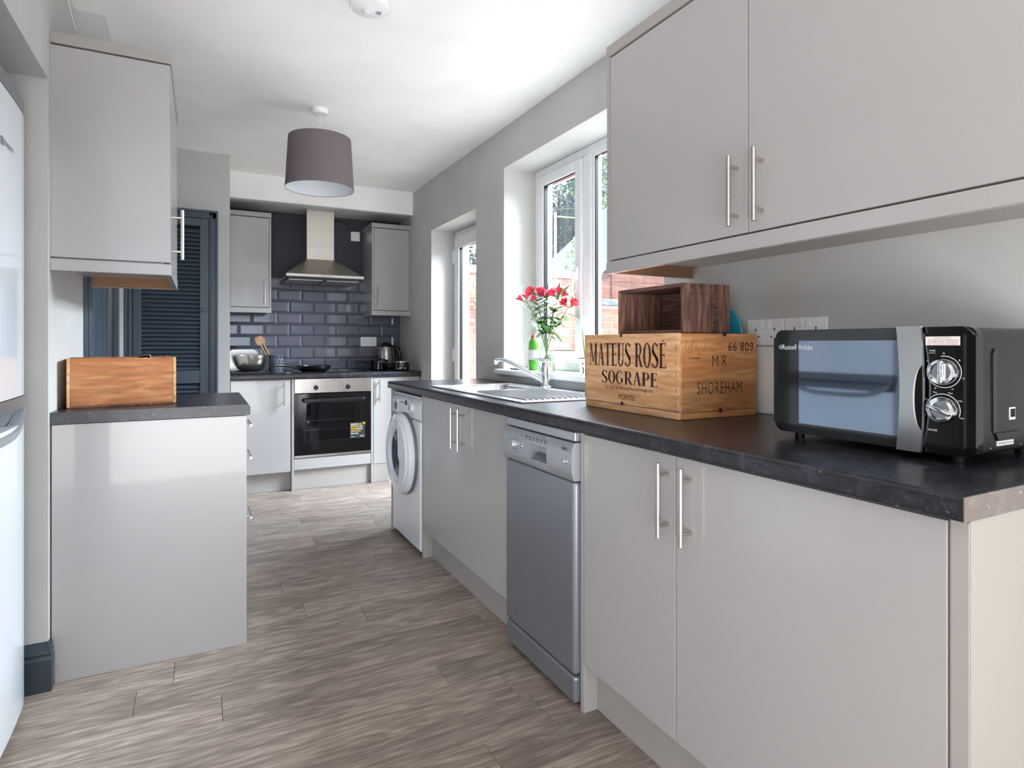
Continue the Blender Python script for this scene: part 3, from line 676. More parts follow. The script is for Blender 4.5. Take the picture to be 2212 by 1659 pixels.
# hob
hb = thing('hob', 'black glass hob set in the back worktop', 'hob', (.93, 5.25, .91))
obj('hob_glass', b1(.65, 1.23, 5.0, 5.49, .9102, .9162, .002), 'blackg', hb)
for (x, y, r_) in ((.79, 5.12, .075), (1.09, 5.12, .09), (.79, 5.36, .09), (1.09, 5.36, .075)):
    b = nb(); lathe(b, [(r_, .0001), (r_, .0004), (r_ - .002, .0004), (r_ - .002, .0001)], (x, y, .9162), 'Z', 40, cap=False); obj('cooking_zone', b, 'steel', hb)

# oven
ov = thing('oven', 'built-in single oven with steel control panel and black glass door', 'oven', (.94, 5.2, .25))
YO = YD - .006
b = nb(); box(b, .644, 1.239, YO + .03, 5.45, .248, .262); box(b, .644, 1.239, YO + .03, 5.45, .845, .866); box(b, .644, .66, YO + .03, 5.45, .25, .86); box(b, 1.223, 1.239, YO + .03, 5.45, .25, .86); box(b, .644, 1.239, 5.44, 5.45, .25, .86)
obj('oven_cavity', b, 'fgrey', ov)
cp = obj('control_panel', b1(.645, 1.238, YO, YO + .03, .754, .866, .002), 'steel', ov)
for x in (.803, 1.052):
    b = nb(); lathe(b, [(.019, 0), (.0185, -.014), (.016, -.022), (.0001, -.023)], (x, YO, .796), 'Y', 28); box(b, x - .003, x + .003, YO - .028, YO - .01, .779, .813, .002); obj('knob', b, 'black', cp, True)
text_mesh('ZANUSSI', 'lblack', cp, 'lettering', (.925, YO - .0005, .848), (1, 0, 0), (0, 0, 1), .032, .007, 0)
b = nb()
for (x, z) in ((.78, .826), (.803, .823), (1.052, .823), (.775, .775), (1.027, .775), (.8, .77)): box(b, x - .003, x + .003, YO - .0006, YO, z - .002, z + .002)
tag(obj('panel_mark', b, 'lblack', cp), kind='stuff')
b = nb(); x0, x1, z0, z1 = .645, 1.238, .272, .748; wx0, wx1, wz0, wz1 = .722, 1.145, .385, .668
box(b, x0, wx0, YO, YO + .022, z0, z1, .001); box(b, wx1, x1, YO, YO + .022, z0, z1, .001); box(b, wx0 - .002, wx1 + .002, YO + .0005, YO + .022, z0, wz0); box(b, wx0 - .002, wx1 + .002, YO + .0005, YO + .022, wz1, z1)
od = obj('oven_door', b, 'blackg', ov)
obj('pane', b1(wx0, wx1, YO + .004, YO + .01, wz0, wz1), 'goven', od)
b = nb(); box(b, .705, 1.18, YO - .045, YO - .03, .682, .712, .006); box(b, .72, .74, YO - .032, YO, .687, .707, .003); box(b, 1.145, 1.165, YO - .032, YO, .687, .707, .003); obj('door_handle', b, 'black', od)
for z in (.455, .53):
    b = nb()
    for y in (YO + .06, YO + .4): tube(b, [(.662, y, z), (1.222, y, z)], .003, 8)
    for i in range(14): tube(b, [(.68 + i * .04, YO + .06, z + .002), (.68 + i * .04, YO + .4, z + .002)], .0018, 6)
    obj('oven_rack', b, 'chrome', ov, True)
obj('trim_strip', b1(.645, 1.238, YO + .002, YO + .02, .25, .269, .001), 'steel', ov)
st = tag(obj('energy_sticker', b1(1.07, 1.19, YO - .001, YO - .0002, .378, .503), 'lblack'), 'dark promotional sticker with yellow and white print on the oven door', 'sticker')
for i, (s, mm, w_, zz, hh) in enumerate((('REGISTER', 'lwhite', .055, .482, .014), ('YOUR', 'lyel', .03, .482, .014), ('EXTENDED', 'lyel', .062, .464, .013), ('YEAR', 'lwhite', .03, .464, .013), ('FREE', 'lyel', .03, .446, .012), ('GUARANTEE', 'lwhite', .06, .446, .012), ('ZANUSSI NOW', 'lyel', .08, .428, .012), ('0800 000 000', 'lwhite', .06, .41, .01), ('www', 'lwhite', .03, .386, .005), ('ZANUSSI', 'lwhite', .032, .388, .009))):
    x = 1.076 if i in (0, 2, 4, 6, 7, 8) else {1: 1.134, 3: 1.141, 5: 1.11, 9: 1.15}[i]
    text_mesh(s, mm, st, 'lettering', (x, YO - .001, zz), (1, 0, 0), (0, 0, 1), w_, hh, .0004)
obj('sticker_corner', prism(nb(), [(1.17, .503), (1.19, .503), (1.19, .483)], 'Y', YO - .0016, YO - .001), 'lyel', st)

# ------------------------------------------------------------------ washing machine
wm = thing('washing_machine', 'white front-loading washing machine with round door under the worktop', 'washing machine', (1.34, 3.36, 0))
XM = 1.045; Y0, Y1 = 3.098, 3.628
obj('cabinet_body', b1(XM, 1.6, Y0, Y1, .02, .72, .012, 3), 'wash', wm)
b = nb(); prism(b, [(Y0, .722), (Y1, .722), (Y1, .85), (Y0, .85)], 'X', XM + .012, 1.6); 
obj('top_body', b, 'wash', wm)
b = nb(); pts = [(XM + .015, .724)] + [(XM + .0 + .0, .728)] + [(XM, .80)] + [(XM + .004, .83), (XM + .014, .845), (XM + .03, .852), (XM + .03, .724)]
prism(b, pts, 'Y', Y0 + .001, Y1 - .001); fp = obj('control_fascia', b, 'wash', wm, True)
b = nb(); lathe(b, [(.036, 0), (.036, -.003), (.03, -.005)], (XM, 3.225, .786), 'X', 32); lathe(b, [(.024, -.003), (.022, -.02), (.0001, -.021)], (XM, 3.225, .786), 'X', 28); obj('dial', b, 'wash', fp, True)
b = nb()
for i in range(3): box(b, XM - .0225, XM - .0208, 3.215, 3.235, .775 + i * .01, .779 + i * .01)
for k in range(10): a = k * .62; box(b, XM - .001, XM, 3.225 + .043 * math.cos(a) - .001, 3.225 + .043 * math.cos(a) + .001, .786 + .043 * math.sin(a) - .0015, .786 + .043 * math.sin(a) + .0015)
tag(obj('dial_mark', b, 'lblack', fp), kind='stuff')
obj('display', b1(XM - .0008, XM, 3.335, 3.37, .79, .815), 'lblack', fp)
for y in (3.31, 3.39, 3.42, 3.45): b = nb(); lathe(b, [(.005, 0), (.005, -.003), (.0001, -.003)], (XM, y, .8), 'X', 14); obj('button', b, 'fgrey', fp)
text_mesh('Candy', 'lblack', fp, 'lettering', (XM - .0006, 3.6, .822), (0, -1, 0), (0, 0, 1), .055, .014, 0, italic=.2)
dwr = obj('detergent_drawer', b1(XM - .004, XM + .002, 3.51, 3.618, .735, .812, .003), 'wash', fp)
obj('drawer_grip', prism(nb(), [(3.54 + .035 * math.cos(R(a)), .772 + .026 * math.sin(R(a))) for a in range(0, 360, 20)], 'X', XM - .005, XM - .0041), 'fgrey', dwr)
# door: ring + porthole + handle swoosh
YC0, ZC0 = 3.36, .515
b = nb(); lathe(b, [(.232, 0), (.232, -.012), (.222, -.02), (.222, 0)], (XM, YC0, ZC0), 'X', 56); obj('door_gasket', b, 'fgrey', wm, True)
b = nb(); lathe(b, [(.228, -.018), (.232, -.03), (.222, -.05), (.195, -.062), (.165, -.055), (.15, -.035), (.15, -.018)], (XM, YC0, ZC0), 'X', 64, cap=False); wd = obj('door', b, 'wash', wm, True)
b = nb(); lathe(b, [(.15, -.036), (.13, -.045), (.07, -.028), (.0001, -.02)], (XM, YC0, ZC0), 'X', 48); obj('porthole_glass', b, 'gdoor', wd, True)
b = nb(); lathe(b, [(.152, -.02), (.146, -.005), (.1, .0), (.0001, .001)], (XM - .003, YC0, ZC0), 'X', 48); obj('drum', b, 'sinkm', wd, True)
b = nb()
pts = []
for k in range(17):
    a = R(-70 + 140 * k / 16); pts.append((YC0 - .205 * math.cos(a), ZC0 + .205 * math.sin(a)))
inner = [(YC0 - .02 - .075 * math.cos(R(70 - 140 * k / 16)) * (1 if k > 8 else .6), ZC0 + .19 * math.sin(R(70 - 140 * k / 16))) for k in range(17)]
prism(b, pts + inner, 'X', XM - .066, XM - .045); obj('door_grip', b, 'wash', wd, True)
b = nb(); box(b, XM - .001, XM + .003, 3.52, 3.6, .03, .12, .003); obj('filter_flap', b, 'wash', wm)
for y in (3.13, 3.6):
    b = nb(); lathe(b, [(.02, 0), (.02, .01), (.012, .012), (.012, .022)], (1.1, y, 0), 'Z', 16); obj('foot', b, 'black', wm)

# ------------------------------------------------------------------ dishwasher
dw = thing('dishwasher', 'slim silver freestanding dishwasher between the two base cabinets', 'dishwasher', (1.34, 1.81, 0))
XS = 1.028; Y0, Y1 = 1.574, 2.048
obj('body', b1(XS + .03, 1.6, Y0 + .004, Y1 - .004, .03, .84), 'dish', dw)
obj('kick_panel', b1(XS + .002, XS + .05, Y0 + .002, Y1 - .002, .02, .104, .01, 3), 'dish', dw)
obj('door', b1(XS, XS + .035, Y0, Y1, .108, .712, .012, 3), 'dish', dw)
obj('top_plate', b1(XS + .004, 1.6, Y0 + .002, Y1 - .002, .836, .866, .004, 2), 'dishl', dw)
hy0, hy1, hz0, hz1 = 1.727, 1.841, .742, .796
b = nb()
prof = lambda z: XS - .010 * math.sin(math.pi * min(1, max(0, (z - .714) / .118))) ** .5
def cpiece(y0, y1, z0, z1):
    n = 8; zz = [z0 + (z1 - z0) * k / n for k in range(n + 1)]
    prism(b, [(prof(z), z) for z in zz] + [(XS + .03, z1), (XS + .03, z0)], 'Y', y0, y1)
cpiece(Y0, hy0, .714, .832); cpiece(hy1, Y1, .714, .832); cpiece(hy0, hy1, hz1, .832); cpiece(hy0, hy1, .714, hz0)
bmesh.ops.remove_doubles(b, verts=b.verts, dist=1e-5)
cpn = obj('control_panel', b, 'dishl', dw, True)
b = nb(); box(b, XS + .026, XS + .03, hy0, hy1, hz0, hz1)
prism(b, [(prof(hz0) + .002, hz0), (XS + .028, hz0), (XS + .028, hz0 + .022)], 'Y', hy0, hy1); obj('grip_recess', b, 'fgrey', cpn)
b = nb(); lathe(b, [(.019, 0), (.019, -.01), (.016, -.02), (.0001, -.021)], (XS - .009, 1.95, .777), 'X', 28); obj('dial', b, 'dishl', cpn, True)
for (y, z, r_) in ((1.905, .775, .0075), (1.607, .773, .008)):
    b = nb(); lathe(b, [(r_, 0), (r_, -.004), (r_ * .7, -.006), (.0001, -.006)], (XS - .0085, y, z), 'X', 20); obj('button', b, 'chrome', cpn, True)
XT = XS - .0102
text_mesh('BEKO', 'lblack', cpn, 'lettering', (XT, 1.632, .806), (0, -1, 0), (0, 0, 1), .043, .010, .0004)
b = nb()
for i in range(6): box(b, XS - .0098, XS - .009, 1.86 - i * .026, 1.872 - i * .026, .808, .81); box(b, XS - .0098, XS - .009, 1.862 - i * .026, 1.868 - i * .026, .814, .819)
for (y, z) in ((1.95, .804), (1.95, .808), (1.93, .8), (1.925, .775), (1.93, .753), (1.95, .748), (1.897, .8), (1.907, .79), (1.605, .788), (1.9, .812)): box(b, XS - .0098, XS - .009, y - .002, y + .002, z - .001, z + .001)
tag(obj('panel_print', b, 'lblack', cpn), kind='stuff')

# ------------------------------------------------------------------ fridge freezer
fr = thing('fridge_freezer', 'tall white fridge freezer in the alcove at the left edge', 'fridge', (-.8, 2.09, 0))
FX = -.478; fy0, fy1 = 1.78, 2.37
obj('body', b1(-1.1, FX - .055, fy0 + .004, fy1 - .004, .02, 1.86, .004), 'fridge', fr)
def bowed(y0, y1, z0, z1, bulge=.012, th=.05, notch=None):
    b = nb(); n = 16; pts = []
    for k in range(n + 1):
        t_ = k / n; yy = y0 + (y1 - y0) * t_; pts.append((FX - bulge + bulge * (1 - (2 * t_ - 1) ** 2) ** .6, yy))
    pts = pts + [(FX - th, y1), (FX - th, y0)]
    return prism(b, pts, 'Z', z0, z1)
obj('fridge_door', bowed(fy0, fy1, .985, 1.845), 'fridge', fr, True)
obj('top_cap', bowed(fy0, fy1, 1.848, 1.89), 'fgrey', fr, True)
fd = obj('freezer_door', bowed(fy0, fy1, .03, .90), 'fridge', fr, True)
obj('handle_band', bowed(fy0, fy1, .945, .982, bulge=.008), 'fgrey', fr, True)
b = nb(); n = 16
for k in range(n):
    t0, t1 = k / n, (k + 1) / n
    def s_(t_): y = fy0 + .01 + (fy1 - fy0 - .02) * t_; return y, FX + .012 * (1 - (2 * t_ - 1) ** 2) ** .6 - .004, .945 - .06 * (1 - (2 * t_ - 1) ** 4)
    (ya, xa, za), (yb, xb, zb) = s_(t0), s_(t1)
    v = [b.verts.new(p) for p in ((xa, ya, za), (xb, yb, zb), (xb - .004, yb, zb - .022), (xa - .004, ya, za - .022))]; b.faces.new(v)
    v = [b.verts.new(p) for p in ((xa, ya, za), (xb, yb, zb), (xb - .03, yb, zb + .01), (xa - .03, ya, za + .01))]; b.faces.new(v)
obj('door_handle', b, 'dishl', fr, True)
obj('gasket', b1(FX - .05, FX - .03, fy0 + .01, fy1 - .01, .9, .946), 'fgrey', fr)
text_mesh('Hotpoint', 'lblack', fr, 'lettering', (FX + .0015, 2.095, 1.68), (0, 1, 0), (0, 0, 1), .095, .022, .0004)
obj('logo_square', b1(FX + .0006, FX + .002, 2.07, 2.09, 1.68, 1.702), 'fgrey', fr)

# ------------------------------------------------------------------ sink and tap
sk = thing('sink', 'stainless steel inset sink with ribbed drainer under the window', 'sink', (1.34, 2.57, .91))
sx0, sx1, sy0, sy1 = 1.1, 1.59, 2.05, 3.09
b = nb(); z = .9165
box(b, sx0, sx1, sy0, sy0 + .05, .9105, z, .002); box(b, sx0, sx1, sy1 - .05, sy1, .9105, z, .002)
box(b, sx0, sx0 + .045, sy0 + .048, sy1 - .048, .9105, z, .002); box(b, sx1 - .08, sx1, sy0 + .048, sy1 - .048, .9105, z, .002)
box(b, sx0 + .044, sx1 - .078, 2.60, 2.66, .9105, z, .002); box(b, sx0 + .044, sx1 - .078, 2.09, 2.61, .9105, .9125)
obj('sink_rim', b, 'sinkm', sk)
for i in range(13):
    x = sx0 + .06 + i * .0275
    b = nb(); tube(b, [(x, 2.11, .9125), (x, 2.13, .9155), (x, 2.58, .9155), (x, 2.6, .9125)], .0062, 10); obj('drainer_rib', b, 'sinkm', sk, True)
b = nb(); bx0, bx1, by0, by1 = sx0 + .04, sx1 - .075, 2.655, 3.045
rings = []
for (ins, zz, rad) in ((0, .9165, .06), (.004, .908, .06), (.012, .80, .065), (.03, .765, .07), (.08, .757, .08)):
    rings.append([b.verts.new((x, y, zz)) for x, y in rrect(bx0 + ins, bx1 - ins, by0 + ins, by1 - ins, rad, 6)])
for A, B in zip(rings, rings[1:]):
    for k in range(len(A)): b.faces.new((A[k], A[(k + 1) % len(A)], B[(k + 1) % len(A)], B[k]))
b.faces.new(rings[-1]); obj('bowl', b, 'sinkm', sk, True)
b = nb(); lathe(b, [(.04, 0), (.038, .003), (.02, .002), (.0001, .001)], (1.33, 2.85, .757), 'Z', 28); obj('waste', b, 'chrome', sk, True)
tp = thing('mixer_tap', 'chrome single-lever mixer tap with long raised spout', 'tap', (1.556, 2.64, .9165))
tx, ty = 1.556, 2.64
b = nb(); lathe(b, [(.03, 0), (.03, .006), (.024, .012), (.0215, .03), (.0215, .095), (.0225, .1), (.0225, .118), (.018, .13), (.0001, .134)], (tx, ty, .9165), 'Z', 32); obj('tap_body', b, 'chrome', tp, True)
b = nb(); tube(b, [(tx - .01, ty + .01, .945), (tx - .05, ty + .045, .977), (tx - .10, ty + .09, 1.018), (tx - .135, ty + .12, 1.044), (tx - .165, ty + .147, 1.058), (tx - .19, ty + .168, 1.058), (tx - .2, ty + .177, 1.052)], [.012, .0125, .012, .0115, .011, .011, .011], 16)
lathe(b, [(.0125, -.022), (.0125, .0)], (tx - .2, ty + .177, 1.056), 'Z', 16); obj('spout', b, 'chrome', tp, True)
b = nb(); tube(b, [(tx + .014, ty - .012, 1.0), (tx + .016, ty - .012, 1.035), (tx + .0, ty, 1.05), (tx - .03, ty + .025, 1.061), (tx - .055, ty + .045, 1.063)], [.006, .013, .017, .009, .004], 14); obj('lever', b, 'chrome', tp, True)

# ------------------------------------------------------------------ crates
def nails(bm, pts, axis, sgn):
    for p in pts: lathe(bm, [(.002, 0), (.002, sgn * .0006), (.0001, sgn * .0008)], p, axis, 8)
cx0, cx1, cy0, cy1, cz0, cz1 = 1.275, 1.608, 1.381, 1.88, .9115, 1.174
cr1 = thing('wooden_crate', 'large pale pine wine crate stencilled MATEUS ROSÉ beside the microwave', 'crate', (1.44, 1.63, .9105))
b = nb(); th = .013
side = obj('crate_side', b1(cx0, cx0 + th, cy0 + .001, cy1, cz0 + .024, cz1, .0015), 'pine', cr1)
obj('crate_side', b1(cx1 - th, cx1, cy0 + .001, cy1, cz0 + .024, cz1, .0015), 'pine', cr1)
end = obj('crate_end', b1(cx0 + .0135, cx1 - .002, cy0, cy0 + .016, cz0 + .02, cz1 - .001, .0015), 'pinex', cr1)
obj('crate_end', b1(cx0 + .0135, cx1 - .0135, cy1 - .016, cy1, cz0 + .02, cz1 - .002, .0015), 'pinex', cr1)
obj('crate_lid', b1(cx0 + .014, cx1 - .014, cy0 + .017, cy1 - .017, cz1 - .012, cz1 - .001, .001), 'pine', cr1)
obj('base_batten', b1(cx0 + .001, cx0 + .02, cy0 + .002, cy1 - .004, cz0 - .001, cz0 + .023, .003), 'pine', cr1)
obj('base_batten', b1(cx0 + .021, cx1 - .002, cy0 - .001, cy0 + .016, cz0 - .001, cz0 + .019, .003), 'pinex', cr1)
obj('crate_base', b1(cx0 + .021, cx1 - .002, cy0 + .017, cy1 - .004, cz0 - .001, cz0 + .018, .001), 'pine', cr1)
for p in ((cx0 - .001, 1.655, cz0 + .028), (cx0 - .001, 1.66, cz1 - .003)):
    obj('metal_clip', b1(p[0] - .001, p[0] + .004, p[1] - .005, p[1] + .005, p[2] - .007, p[2] + .005, .001), 'lblack', cr1)
for p in ((1.445, cz0 + .022), (1.463, cz1 - .002)):
    obj('metal_clip', b1(p[0] - .006, p[0] + .006, cy0 - .003, cy0 + .002, p[1] - .007, p[1] + .006, .001), 'lblack', cr1)
b = nb()
for z_ in (.955, 1.0, 1.045, 1.085, 1.13): box(b, cx0 - .0004, cx0 + .001, cy0 + .012, cy0 + .0135, z_ - .006, z_ + .006)
for z_ in (.95, .99, 1.03, 1.07, 1.11, 1.15): box(b, cx0 - .0004, cx0 + .001, cy1 - .007, cy1 - .005, z_ - .004, z_ + .004)
tag(obj('staple', b, 'lblack', side), kind='stuff')
L_ = (0, -1, 0); U_ = (0, 0, 1)
poster('MATEUS', 'ink', side, 'lettering', (cx0, 1.846, 1.065), L_, U_, .238, .078)
poster('ROSÉ', 'ink', side, 'lettering', (cx0, 1.588, 1.065), L_, U_, .153, .078)
poster('SOGRAPE', 'ink', side, 'lettering', (cx0, 1.7745, 1.004), L_, U_, .30, .044)
text_mesh('Soc. Com. dos Vinhos de Mesa de Portugal, Lda.', 'ink', side, 'lettering', (cx0, 1.752, .982), L_, U_, .255, .014)
text_mesh('PORTO,', 'ink', side, 'lettering', (cx0, 1.672, .949), L_, U_, .085, .02)
RX = (1, 0, 0)
text_mesh('M R', 'ink2', end, 'lettering', (1.412, cy0, 1.070), RX, U_, .062, .034, thin=-.012)
text_mesh('SHOREHAM', 'ink2', end, 'lettering', (1.349, cy0, .986), RX, U_, .19, .036, thin=-.012, spacing=1.15)
text_mesh('66 809', 'ink2', end, 'lettering', (1.48, cy0, 1.118), RX, U_, .112, .028, spacing=1.1)
b = nb()
def scrib(pts, r_=.0006, mm='red', par_=end):
    bb = nb(); tube(bb, [(x, cy0 - .0003, z_) for x, z_ in pts], r_, 6); obj('chalk_mark', bb, mm, par_)
scrib([(1.305, 1.15), (1.3, 1.125), (1.31, 1.12), (1.325, 1.14), (1.338, 1.158), (1.325, 1.12), (1.312, 1.09)])
scrib([(1.345, 1.15), (1.342, 1.12), (1.352, 1.125), (1.36, 1.11), (1.35, 1.098), (1.343, 1.1)])
scrib([(1.37, 1.145), (1.385, 1.15), (1.375, 1.12)])
scrib([(1.322, 1.098), (1.35, 1.097), (1.36, 1.096)], .0012, 'ink2')

ax0, ax1, ay0, ay1, az0, az1 = 1.32, 1.515, 1.406, 1.737, 1.175, 1.33
cr2 = thing('wooden_crate', 'small dark old crate on its side on top of the stencilled crate', 'crate', (1.42, 1.57, 1.175))
obj('crate_end', b1(ax0, ax1, ay0, ay0 + .016, az0, az1, .002), 'dark', cr2)
ce2 = cr2.children[-1]
obj('crate_end', b1(ax0, ax1, ay1 - .012, ay1, az0, az1, .002), 'dark', cr2)
obj('crate_side', b1(ax0 + .001, ax1, ay0 + .0165, ay1 - .0125, az1 - .012, az1, .002), 'darki', cr2)
obj('crate_side', b1(ax0 + .001, ax1, ay0 + .0165, ay1 - .0125, az0, az0 + .01, .002), 'darki', cr2)
obj('back_board', b1(ax1 - .009, ax1, ay0 + .0165, 1.604, az0 + .011, az1 - .013, .001), 'darki', cr2)
obj('back_board', b1(ax1 - .009, ax1, 1.608, ay1 - .0125, az0 + .011, az1 - .013, .001), 'darki', cr2)
# stencilled box with BEEF running upwards
text_mesh('BEEF', 'ink2', ce2, 'lettering', (1.453, ay0, 1.172), (0, 0, 1), (-1, 0, 0), .098, .018, depth=-.0) if False else None
bm_t = nb()
o = text_mesh('BEEF', 'ink2', ce2, 'lettering', (1.457, ay0 - .0005, 1.178), (0, 0, 1), (-1, 0, 0), .092, .017, 0)
b = nb()
for (a0, a1, c0, c1) in ((1.432, 1.4335, 1.178, 1.283), (1.461, 1.4625, 1.178, 1.283), (1.432, 1.4625, 1.2825, 1.284)): box(b, a0, a1, ay0 - .0006, ay0, c0, c1)
tag(obj('stencil_frame', b, 'ink2', ce2), kind='stuff')
b = nb()
for i, (x, l) in enumerate(((1.345, .01), (1.352, .014), (1.36, .011), (1.38, .009), (1.39, .013), (1.43, .01), (1.45, .014), (1.49, .01))): box(b, x, x + .003, ay0 - .0005, ay0 + .001, az1 - .004 - l, az1 - .004)
box(b, 1.345, 1.45, ay0 - .0005, ay0 + .001, 1.2965, 1.2975); tag(obj('nail_stain', b, 'ink2', ce2), kind='stuff')

# left crate
cr3 = thing('wooden_crate', 'open orange pine crate on the short left worktop', 'crate', (-.42, 2.615, .9105), local=True, rz=R(8.8))
obj('crate_side', b1(.009, .328, 0, .01, .006, .178, .0015), 'orange', cr3)
obj('crate_side', b1(.009, .328, .24, .25, .006, .178, .0015), 'orange', cr3)
obj('crate_end', b1(-.002, .0085, .0, .25, .004, .176, .0015), 'pine', cr3)
obj('crate_end', b1(.3285, .339, .0, .25, .004, .18, .0015), 'pine', cr3)
obj('crate_base', b1(0, .336, .001, .249, .0, .0055, .0015), 'dark', cr3)
b = nb()
for z_ in (.03, .07, .12): lathe(b, [(.002, 0), (.002, -.001), (.0001, -.0012)], (.333, 0, z_), 'Y', 8)
tag(obj('nail', b, 'lblack', cr3), kind='stuff')
pn = thing('black_handle', 'black handle end poking out of the orange crate', 'utensil', (-.2, 2.73, .92))
b = nb(); tube(b, [(-.215, 2.70, .925), (-.212, 2.70, 1.03), (-.208, 2.7, 1.08), (-.195, 2.7, 1.1), (-.178, 2.7, 1.097), (-.172, 2.7, 1.085)], [.007, .007, .009, .011, .009, .006], 12); obj('grip', b, 'black', pn, True)

# ------------------------------------------------------------------ microwave
ang = 0
mw = thing('microwave', 'black microwave with mirrored door and two chrome dials at right end of worktop', 'microwave', (1.27, .599, .9105), local=True, rz=ang)
# local: x = depth into the wall, y = along the front (0 near camera -> .46 far), z up
WL, ZB0, ZT = .443, .02, .262
b = nb(); prism(b, [(y, z) for y, z in rrect(.003, WL - .003, ZB0, ZT, .012)], 'X', .03, .335); obj('casing', b, 'blackm', mw, True)
b = nb(); prism(b, [(y, z) for y, z in rrect(0, WL, ZB0 - .003, ZT + .002, .02)], 'X', .004, .03)
bmesh.ops.bevel(b, geom=[e for e in b.edges if all(abs(v.co.x - .004) < 1e-5 for v in e.verts)], offset=.006, segments=3, affect='EDGES'); obj('front_frame', b, 'blackg', mw, True)
md = nb(); prism(md, [(y, z) for y, z in rrect(.118, WL - .018, ZB0 + .018, ZT - .018, .006)], 'X', -.001, .006); door = obj('door', md, 'blackg', mw, True)
M['mirror'] = mat('microwave_mirror', (120, 128, 140), .04, 1, var=.01)
obj('mirror_panel', b1(-.0022, -.0008, .12, .367, ZB0 + .022, ZT - .024), 'mirror', door)
text_mesh('Russell Hobbs', 'lwhite', door, 'lettering', (-.0027, .412, .217), (0, -1, 0), (0, 0, 1), .082, .012, .0003)
b = nb(); lathe(b, [(.006, 0), (.006, -.0006), (.0001, -.0006)], (-.0012, .418, .2225), 'X', 16); obj('logo_disc', b, 'fgrey', door)
# chrome bowed handle
b = nb(); n = 14; fr_, bk_ = [], []
for k in range(n + 1):
    t_ = k / n; z_ = ZB0 - .004 + (ZT - ZB0 + .008) * t_; s = (1 - (2 * t_ - 1) ** 2)
    ya = .091 - .010 * s; yb_ = .137 - .012 * s
    x = -.006 - .009 * s
    fr_.append([b.verts.new((x, ya, z_)), b.verts.new((x - .003, yb_, z_))]); bk_.append([b.verts.new((x + .006, ya, z_)), b.verts.new((x + .006, yb_, z_))])
for k in range(n):
    b.faces.new((fr_[k][0], fr_[k][1], fr_[k + 1][1], fr_[k + 1][0])); b.faces.new((bk_[k][0], bk_[k + 1][0], bk_[k + 1][1], bk_[k][1]))
    b.faces.new((fr_[k][0], fr_[k + 1][0], bk_[k + 1][0], bk_[k][0])); b.faces.new((fr_[k][1], bk_[k][1], bk_[k + 1][1], fr_[k + 1][1]))
b.faces.new((fr_[0][0], bk_[0][0], bk_[0][1], fr_[0][1])); b.faces.new((fr_[n][0], fr_[n][1], bk_[n][1], bk_[n][0]))
mh = obj('door_handle', b, 'hchrome', door, True)
for nm, w0, dx_, mm in (('painted_reflection', .018, .0006, 'label'), ('recess_shadow', .0145, .0012, 'blackg')):  # pale crescent paints a reflection on the strip, black lens its recess shadow
    b = nb(); prev_ = None
    for k in range(13):
        t_ = k / 12; z_ = .06 + .13 * t_; tt = (z_ - ZB0 + .004) / (ZT - ZB0 + .008); s = (1 - (2 * tt - 1) ** 2); q = (1 - (2 * t_ - 1) ** 2) ** .6
        x = -.006 - .009 * s - dx_; ya = .091 - .010 * s + .0004
        cur = (b.verts.new((x, ya, z_)), b.verts.new((x - .003 * w0 * q / .045 , ya + w0 * q + .0002, z_)))
        if prev_: b.faces.new((prev_[0], prev_[1], cur[1], cur[0]))
        prev_ = cur
    obj(nm, b, mm, mh, True)
ctl = obj('control_panel', prism(nb(), rrect(.018, .092, ZB0 + .008, ZT - .01, .004), 'X', -.002, .006), 'blackg', mw)
lb = obj('warning_label', b1(-.0032, -.002, .023, .083, .228, .245), 'label', ctl)
for i, s in enumerate(('Important Note', 'To cook for less than 2 minutes, turn', 'the TIMER dial past 2 minutes and', 'then return it to the time required')):
    wd_ = .028 if i == 0 else .054; text_mesh(s, 'lred', ctl, 'lettering', (-.0034, .053 + wd_ / 2, .2405 - i * .0038), (0, -1, 0), (0, 0, 1), wd_, .0026, .0002)
text_mesh('TIME', 'lwhite', ctl, 'lettering', (-.0022, .077, .216), (0, -1, 0), (0, 0, 1), .011, .003, .0002)
text_mesh('(mins)', 'lwhite', ctl, 'lettering', (-.0022, .077, .2115), (0, -1, 0), (0, 0, 1), .011, .003, .0002)
text_mesh('POWER', 'lwhite', ctl, 'lettering', (-.0022, .079, .061), (0, -1, 0), (0, 0, 1), .017, .004, .0002)
def arcring(cy, cz, r_, a0, a1, w_=.0012):
    b = nb(); n = 30
    for k in range(n):
        q = []
        for (u, s) in ((k, 0), (k + 1, 0), (k + 1, 1), (k, 1)):
            a = R(a0 + (a1 - a0) * u / n); rr = r_ - w_ * s; q.append(b.verts.new((-.0024, cy - rr * math.sin(a), cz + rr * math.cos(a))))
        b.faces.new(q)
    return b
